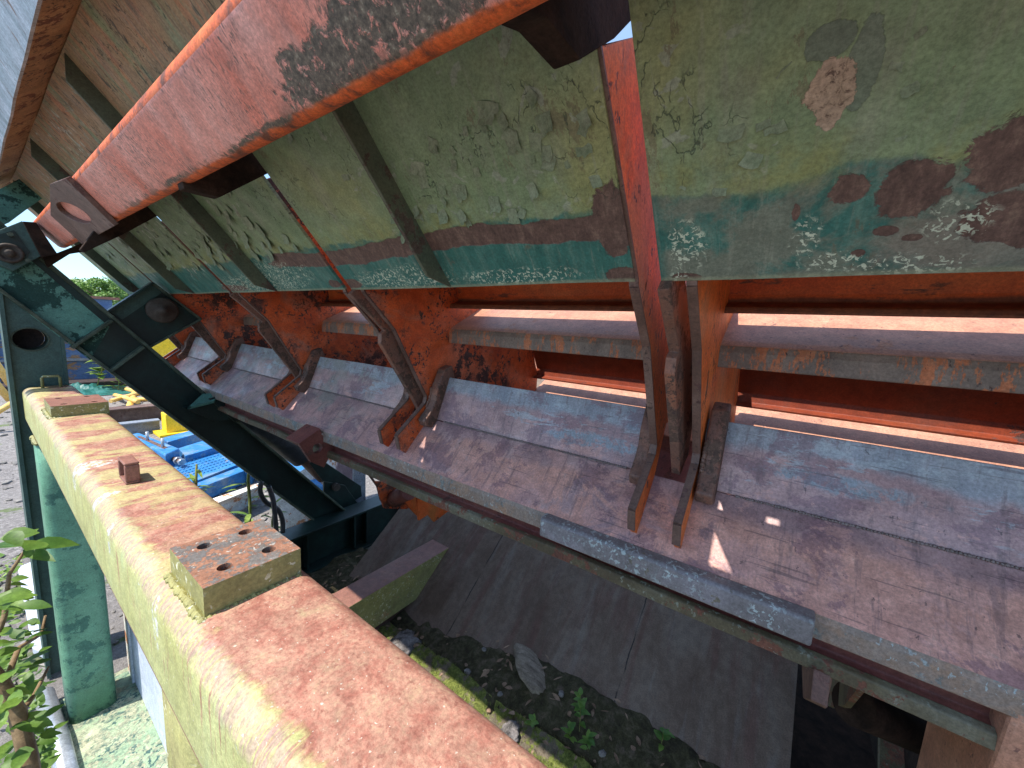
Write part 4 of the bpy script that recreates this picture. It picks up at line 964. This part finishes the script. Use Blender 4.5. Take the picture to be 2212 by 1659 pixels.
# rubble strip and tarp in front
for (px, py, wd, hh, mt, nm, lb, ct) in ((170, 836, .9, .16, 'tarp', 'tarp', 'crumpled teal tarp lying beside the column in front of the blue container', 'tarp'),):
    q = gp(px, py+8); bm = newbm(); n = 26
    V = [[bm.verts.new((q.x-.7+1.4*i/n, q.y-.9+1.8*j/n, G+.01+max(0, hh*(1-((i/n-.5)**2+(j/n-.5)**2)*4.2))*(.6+.8*mnoise.noise(Vector((i*.35, j*.35, 2)))))) for j in range(n+1)] for i in range(n+1)]
    for i in range(n):
        for j in range(n): bm.faces.new((V[i][j], V[i+1][j], V[i+1][j+1], V[i][j+1]))
    o = obj(nm, bm, mt, origin=(q.x, q.y, G)); setup(o, lb, ct)
q = gp(215, 835); bm = newbm(); box(bm, (q.x-2.5, q.y-.2, G+.005), (q.x+6, q.y+.3, G+.14)); o = obj('timber_sleeper', bm, 'hole', origin=(q.x, q.y, G), bevel=.02); setup(o, 'long black timber baulk at the foot of the blue container', 'timber')
# pile of yellow pipes: each a thing of its own
pl_ = [((285, 845), (400, 838)), ((262, 872), (395, 852)), ((275, 858), (360, 880)), ((300, 850), (420, 868)), ((240, 880), (330, 862)), ((310, 866), (430, 846)), ((330, 842), (370, 872)), ((250, 866), (300, 890)), ((290, 883), (400, 876)), ((340, 838), (420, 856))]
for k, (a, b) in enumerate(pl_):
    A = gp(*a); B = gp(*b); A.z += .06+.05*(k % 3); B.z += .05+.06*((k*2) % 3)
    r_ = .035; bm = newbm(); tube(bm, [A, A.lerp(B, .5)+Vector((0, 0, .01)), B], r_, 8)
    o = obj('yellow_pipe', bm, 'pipe', origin=tuple(A.lerp(B, .5))); setup(o, ['yellow pipe at the back of the pile', 'long yellow pipe sloping across the middle of the pile', 'yellow pipe pointing towards the rusty beam', 'yellow pipe lying across the pile at its right', 'yellow pipe with a bleached end, leftmost of the pile', 'yellow pipe crossing over the others near the brace', 'short yellow pipe standing on edge in the pile', 'short pipe end sticking out of the pile to the left', 'yellow pipe lowest in the pile, just behind the bent one', 'farthest short yellow pipe of the pile'][k], 'pipe', 'yellow pipes piled in the yard')
A, B, C_ = gp(292, 862), gp(283, 897), gp(400, 893)
bm = newbm(); tube(bm, [A+Vector((0, 0, .12)), B+Vector((-.02, .06, .08)), B+Vector((.04, 0, .06)), C_+Vector((0, 0, .06))], .045, 10)
o = obj('bent_pipe', bm, 'pipe', origin=tuple(B)); setup(o, 'yellow pipe bent to a right angle in front of the pile', 'pipe')
# rusty I beam and grey beam lying across
def lying_beam(p, q, h, d, mat, name, label, dy=0):
    A, B = gp(*p), gp(*q); A.z = B.z = G; dirv = (B-A).normalized(); s = Vector((-dirv.y, dirv.x, 0))*d
    t = thing(name, label, 'beam', tuple(A.lerp(B, .5)))
    for (z0, z1, f, nm) in ((h-.02, h, 1, 'flange'), (.004, .02, 1, 'flange'), (.02, h-.02, .12, 'web')):
        bm = newbm(); poly_solid(bm, [A+s*(.5-f/2)+Vector((0, 0, z0)), B+s*(.5-f/2)+Vector((0, 0, z0)), B+s*(.5+f/2)+Vector((0, 0, z0)), A+s*(.5+f/2)+Vector((0, 0, z0))], (0, 0, z1-z0)); obj(nm, bm, mat, t, bevel=.004)
    return t
lying_beam((190, 926), (372, 905), .24, .22, 'rust', 'steel_beam', 'rusty brown I-beam lying behind the blue machine bed')
lying_beam((222, 950), (348, 934), .18, .14, 'greysteel', 'steel_beam', 'blue-grey I-beam lying in front of the rusty one')
# yellow post foot
q = gp(372, 938); t = thing('post_foot', 'yellow square post foot bolted on a wider plate beside the grey beam', 'post', (q.x, q.y, G))
bm = newbm(); box(bm, (q.x-.16, q.y-.14, G+.004), (q.x+.35, q.y+.22, G+.04)); obj('foot_plate', bm, 'yellow', t, bevel=.004)
bm = newbm(); box(bm, (q.x-.07, q.y-.06, G+.04), (q.x+.3, q.y+.16, G+.30)); obj('post', bm, 'yellow', t, bevel=.008)
# yellow machine panel seen under the roller arm
t = thing('yellow_cabinet', 'plain yellow machine cabinet glimpsed under the roller arm', 'cabinet', (5.6, 11.2, G))
bm = newbm(); a = onY((296, 780), 11.0); b = onY((420, 722), 11.0); box(bm, (a.x, 11.0, G+.2), (b.x, 12.0, b.z)); obj('cabinet_body', bm, 'yellow', t, bevel=.03)
bm = newbm(); box(bm, (a.x+.1, 11.1, G+.004), (b.x-.1, 11.9, G+.2)); obj('plinth', bm, 'frame', t)
# bright blue machine bed
bl = thing('blue_machine_bed', 'bright blue machine bed with a tensioning bolt and a perforated step', 'machine bed', tuple(gp(400, 1040)))
Zs = G+.28
def bq(pts, z0, z1, nm, mat='blueM', bv=.006):
    P_ = [onZ(p, z1) for p in pts]; bm = newbm(); poly_solid(bm, P_, (0, 0, z0-z1)); return obj(nm, bm, mat, bl, bevel=bv)
bq([(276, 939), (300, 934), (388, 968), (357, 982)], Zs-.20, Zs+.02, 'side_rail', bv=.015)
bq([(296, 943), (303, 941), (362, 966), (354, 969)], Zs+.0205, Zs+.0245, 'wear_strip', mat='rustorange', bv=0)
bq([(348, 1012), (500, 962), (560, 985), (395, 1050)], G+.01, Zs-.12, 'step_plate')
bq([(385, 968), (470, 942), (500, 956), (400, 985)], G+.01, Zs-.05, 'cross_member')
bq([(400, 1052), (560, 992), (566, 1002), (410, 1062)], G+.01, Zs-.13, 'front_skirt')
bq([(350, 946), (455, 918), (462, 926), (362, 955)], G+.01, Zs-.05, 'cross_member')
for (px, py) in ((319, 952), (352, 967)):
    q = onZ((px, py), Zs+.02); bm = newbm(); tube(bm, [q, q+Vector((0, 0, .10))], .014, 10); obj('stud', bm, 'steel', bl)
q = onZ((372, 990), Zs-.06); d_ = (onZ((398, 1000), Zs-.06)-q)
bm = newbm(); tube(bm, [q-d_*.3, q+d_*.8], .022, 12); obj('tension_bolt', bm, 'rustorange', bl)
bm = newbm(); tube(bm, [q+d_*.45, q+d_*.55], .04, 6); tube(bm, [q+d_*.72, q+d_*.86], .034, 6); obj('nut', bm, 'steel', bl)
bm = newbm()
for i in range(16):
    for j in range(7):
        u_, v_ = .12+.78*i/15, .12+.7*j/6
        p = (348+(500-348)*u_+(395-348)*v_*.9, 1012+(962-1012)*u_+(1050-1012)*v_*.9); q = onZ(p, Zs-.118)
        disc_stack(bm, q, (0, 0, 1), [(.011, 0), (.008, .006)], 6)
obj('grip_studs', bm, 'blueM', bl)
# second blue machine, behind the brace
b2 = thing('blue_lattice', 'light blue lattice frame seen between brace and hydraulic cylinder', 'frame', tuple(gp(640, 1000)))
bm = newbm()
for (p, q) in (((530, 895), (548, 960)), ((562, 905), (560, 960)), ((545, 900), (620, 985)), ((600, 930), (640, 1000)), ((590, 960), (660, 1010)), ((530, 930), (640, 995))):
    A, B = onY(p, 4.4), onY(q, 4.2); tube(bm, [A, B], .035, 6)
for p in ((535, 960), (640, 1000)):
    A = onY(p, 4.3); tube(bm, [A, Vector((A.x, A.y, G))], .04, 6)
obj('lattice', bm, 'blueM', b2)
bq2 = [onZ(p, G+.35) for p in [(575, 945), (650, 985), (700, 1050), (600, 1020)]]
bm = newbm(); poly_solid(bm, bq2, (0, 0, -.34)); obj('deck', bm, 'blueM', b2, bevel=.01)
# white rusty trough behind the brace foot
tr = thing('white_trough', 'sunlit white trough side streaked with rust behind the brace foot', 'trough', tuple(gp(650, 1110)))
bm = newbm(); P_ = [onZ(p, z_) for (p, z_) in (((448, 1095), G+.22), ((560, 1050), G+.22), ((563, 1075), G+.02), ((470, 1135), G+.02))]; poly_solid(bm, P_, (.0, .05, 0)); obj('side_plate', bm, 'whiterust', tr, bevel=.004)
bm = newbm(); P_ = [onZ(p, z_) for (p, z_) in (((440, 1092), G+.22), ((556, 1046), G+.22), ((570, 1040), G+.22), ((450, 1080), G+.22))]; poly_solid(bm, P_, (.0, 0, -.015)); obj('top_edge', bm, 'whiterust', tr)
bm = newbm(); P_ = [onY((585, 1060), 3.2), onY((700, 985), 3.2), onY((760, 1000), 3.2), onY((745, 1120), 3.0), onY((620, 1160), 3.0)]
c_ = sum(P_, Vector())/5; nn = (P_[1]-P_[0]).cross(P_[4]-P_[0]).normalized(); P_ = [p-nn*(p-P_[0]).dot(nn) for p in P_]
poly_solid(bm, P_, nn*.02); obj('end_slope', bm, 'whiterust', tr)
bm = newbm(); P_ = [onY(p, 2.95) for p in [(735, 985), (792, 1012), (778, 1100), (735, 1110), (700, 1115)]]; poly_solid(bm, P_, (0, .02, 0)); obj('shaded_sheet', bm, 'mauve', tr)
bm = newbm(); P_ = [onY(p, 2.7) for p in [(766, 1012), (790, 1018), (790, 1090), (764, 1092)]]; poly_solid(bm, P_, (0, .03, 0)); obj('cut_post', bm, 'greysteel', tr, bevel=.003)
# weeds in the yard
for k, (px, py, h, nl, L_) in enumerate(((520, 1135, .42, 18, .13), (470, 1120, .36, 10, .09), (212, 842, .9, 26, .28), (255, 845, .5, 12, .2), (590, 1130, .2, 14, .09))):
    q = gp(px, py); 
    if k in (0, 1, 4): q = onY((px, py), 2.7); 
    weed((q.x, q.y, G), (q.z-G)+h if k in (0, 1, 4) else h, nl, ['slender weed with narrow leaves rising beside the box beam', 'tall thin flowering weed left of the slender one', 'round leafed sapling in front of the blue container', 'small yellow-green weed right of the sapling', 'reddish weed at the foot of the hoses'][k], mat='weed', sd=20+k, L=L_, group='weeds in the yard', thin=.28 if k != 2 else .6)

bm = newbm(); rd = random.Random(77)
for _ in range(1500):
    y = 2.6+8*rd.random()**1.5; x = rd.uniform(-.8, .5+y*.35); r_ = rd.uniform(.004, .02)*(1+y*.12)
    m_ = Matrix.Translation((x, y, G+r_*.3)) @ Matrix.Rotation(rd.uniform(0, 6), 4, 'Z') @ Matrix.Diagonal((r_*rd.uniform(.6, 1.8), r_, r_*.5, 1))
    bmesh.ops.create_icosphere(bm, subdivisions=1, radius=1, matrix=m_)
o = obj('debris', bm, 'stone'); setup(o, 'loose gravel and stone chips strewn over the yard', 'gravel', kind='stuff')
bm = newbm()
for _ in range(260):
    y = 2.8+6*rd.random(); x = rd.uniform(.3, .5+y*.3); a = rd.uniform(0, 6.28); leafshape(bm, Vector((x, y, G+.01+rd.random()*.03)), (math.cos(a), math.sin(a), rd.uniform(0, .8)), (0, 0, 1), rd.uniform(.03, .1), rd.uniform(.01, .03))
o = obj('yard_grass', bm, 'weed'); setup(o, 'sparse grass tufts between the scrap in the yard', 'grass', kind='stuff')
# trees on the skyline
def tree(x, y, h, sd):
    rnd = random.Random(sd); t = thing('tree', None or ['round crowned tree', 'tall pale green tree', 'broad dark tree'][sd % 3]+[' at the left of the skyline', ' behind the blue container lid', ' at the middle of the skyline', ' right of the container lid', ' low at the right end of the skyline', ' half hidden by the hopper end', ' at the far right behind the hopper'][sd % 7], 'tree', (x, y, G), 'trees on the skyline')
    bm = newbm(); tube(bm, [(x, y, G), (x+.2, y, G+h*.4), (x, y+.2, G+h*.8)], [h*.03, h*.022, h*.006], 8)
    for k in range(6):
        a = rnd.uniform(0, 6.28); z = h*rnd.uniform(.3, .6); tube(bm, [(x+.1, y, G+z), (x+math.cos(a)*h*.28, y+math.sin(a)*h*.28, G+z+h*.2)], [h*.012, h*.004], 6)
    obj('trunk', bm, 'stem', t)
    bm = newbm(); cl = [(rnd.gauss(0, .2), rnd.gauss(0, .2), rnd.uniform(.35, .92), rnd.uniform(.09, .19)) for _ in range(26)]
    for (cx, cy, cz, cr) in cl:
        for _ in range(120):
            d = Vector((rnd.gauss(0, 1), rnd.gauss(0, 1), rnd.gauss(0, 1))).normalized()*rnd.uniform(.55, 1.05)
            p = Vector((x+(cx+d.x*cr)*h, y+(cy+d.y*cr)*h, G+(cz+d.z*cr*.8)*h)); s = h*.022*rnd.uniform(.6, 1.3)
            a = Vector((rnd.gauss(0, 1), rnd.gauss(0, 1), rnd.gauss(0, 1))).normalized(); b = a.orthogonal().normalized()
            bm.faces.new([bm.verts.new(p+a*s), bm.verts.new(p+b*s), bm.verts.new(p-a*s), bm.verts.new(p-b*s)])
    obj('crown', bm, 'leafdark', t)
for k, (px, dist, top) in enumerate(((110, 70, 600), (165, 66, 600), (212, 60, 596), (262, 64, 606), (310, 70, 615), (350, 74, 628), (400, 78, 632))):
    q = onY((px, top), dist); tree(q.x, dist, (q.z-G)*1.0, k)
grid('hill', 'leafdark', -60, 60, 82, 140, 40, 10, lambda x, y: G+ (y-82)*.09+1.2*mnoise.noise(Vector((x*.2, y*.2, 0))), 'structure')

# ================================================================== LEFT CORNER: bush, white board, odds
bu = thing('bush', 'leafy green bush with a woody stem in the lower left corner beside the base', 'bush', tuple(onZ((60, 1700), G)))
rnd = random.Random(5)
def bpnt(px, py, y): return onY((px, py), y)
bm = newbm(); tube(bm, [bpnt(75, 1760, .95), bpnt(62, 1640, 1.0), bpnt(38, 1540, 1.02), bpnt(0, 1470, 1.05), bpnt(-60, 1400, 1.05)], [.014, .012, .011, .010, .008], 8)
tube(bm, [bpnt(40, 1545, 1.02), bpnt(75, 1500, 1.1), bpnt(105, 1440, 1.15)], [.006, .004, .002], 6)
tube(bm, [bpnt(10, 1480, 1.04), bpnt(40, 1400, 1.1), bpnt(90, 1370, 1.2), bpnt(98, 1330, 1.2)], [.005, .004, .003, .002], 6)
tube(bm, [bpnt(-30, 1440, 1.04), bpnt(10, 1330, 1.1), bpnt(20, 1240, 1.1), bpnt(60, 1180, 1.1)], [.005, .004, .003, .002], 6)
obj('stem', bm, 'stem', bu)
bm = newbm()
spots = [(20, 1185, 7, .07, 1.05), (60, 1180, 5, .075, 1.05), (10, 1240, 6, .05, 1.1), (15, 1290, 9, .05, 1.1), (30, 1350, 12, .045, 1.15), (70, 1385, 10, .035, 1.2), (100, 1350, 6, .035, 1.2), (95, 1380, 8, .035, 1.2), (20, 1420, 14, .05, 1.1), (60, 1440, 14, .04, 1.2), (80, 1480, 10, .04, 1.15), (20, 1560, 16, .05, 1.0), (110, 1500, 10, .03, 1.3), (60, 1500, 16, .03, 1.3), (100, 1560, 16, .03, 1.3), (70, 1620, 20, .035, 1.25), (120, 1640, 10, .03, 1.3), (70, 1560, 16, .04, 1.1), (100, 1600, 10, .04, 1.1), (30, 1640, 18, .05, 1.0), (90, 1650, 10, .04, 1.1), (-10, 1300, 10, .06, 1.0), (-10, 1500, 14, .06, 1.0)]
for (px, py, n, L, y) in spots:
    for _ in range(n):
        p = bpnt(px+rnd.gauss(0, 18), py+rnd.gauss(0, 18), y+rnd.uniform(-.08, .12))
        if p.x > .03: p.x = .03-rnd.random()*.05
        a = rnd.uniform(0, 6.28); leafshape(bm, p, (math.cos(a), math.sin(a), rnd.uniform(-.5, .4)), (rnd.uniform(-.5, .2), rnd.uniform(-.6, .2), 1), L*rnd.uniform(.45, .9), L*.55*rnd.uniform(.5, .9), curl=rnd.uniform(0, .4))
obj('leaves', bm, 'leaf', bu, smooth=True)
bm = newbm()
for _ in range(2600):
    x, y = random.uniform(-.75, .06), random.uniform(1.0, 4.0)
    if mnoise.noise(Vector((x*2.5, y*2.5, 4))) < -.02: continue
    a = random.uniform(0, 6.28); L = random.uniform(.02, .05); leafshape(bm, Vector((x, y, G+random.uniform(0, .06))), (math.cos(a), math.sin(a), random.uniform(0, .9)), (0, 0, 1), L, L*.4)
o = obj('ground_cover', bm, 'weed'); setup(o, 'low weeds and grass growing left of the legs', 'ground cover', kind='stuff')
q1 = [onZ(p, G+.05) for p in [(38, 1225), (88, 1205), (118, 1330), (112, 1420), (70, 1400)]]
bm = newbm(); poly_solid(bm, q1, (0, 0, -.03)); o = obj('white_board', bm, 'white', origin=tuple(q1[0]), bevel=.003); setup(o, 'dirty white board lying on the ground left of the legs', 'board')
bm = newbm(); tube(bm, [onZ((95, 1500), G+.05), onZ((128, 1600), G+.05), onZ((150, 1700), G+.05)], .03, 12); o = obj('steel_pipe', bm, 'steel', origin=tuple(onZ((95, 1500), G))); setup(o, 'pale blue-grey pipe lying along the base skid', 'pipe')
bm = newbm(); tube(bm, [onZ((0, 790), G+1.0), onZ((20, 905), G+.1)], .05, 8)
for k, (a, b) in enumerate((((-40, 740), (22, 830)), ((-40, 790), (22, 865)), ((-30, 905), (28, 870)))):
    A, B = onY(a, 7.5+k*.4), onY(b, 7.5+k*.4); bm2 = newbm(); tube(bm2, [A, B], .035, 8)
    o = obj('yellow_rail', bm2, 'pipe', origin=tuple(A.lerp(B, .5))); setup(o, ['upper yellow rail leaning at the left edge behind the column', 'lower yellow rail leaning at the left edge behind the column', 'yellow rail lying near the ground at the left edge'][k], 'rail', 'yellow rails left of the column')
bm.free()
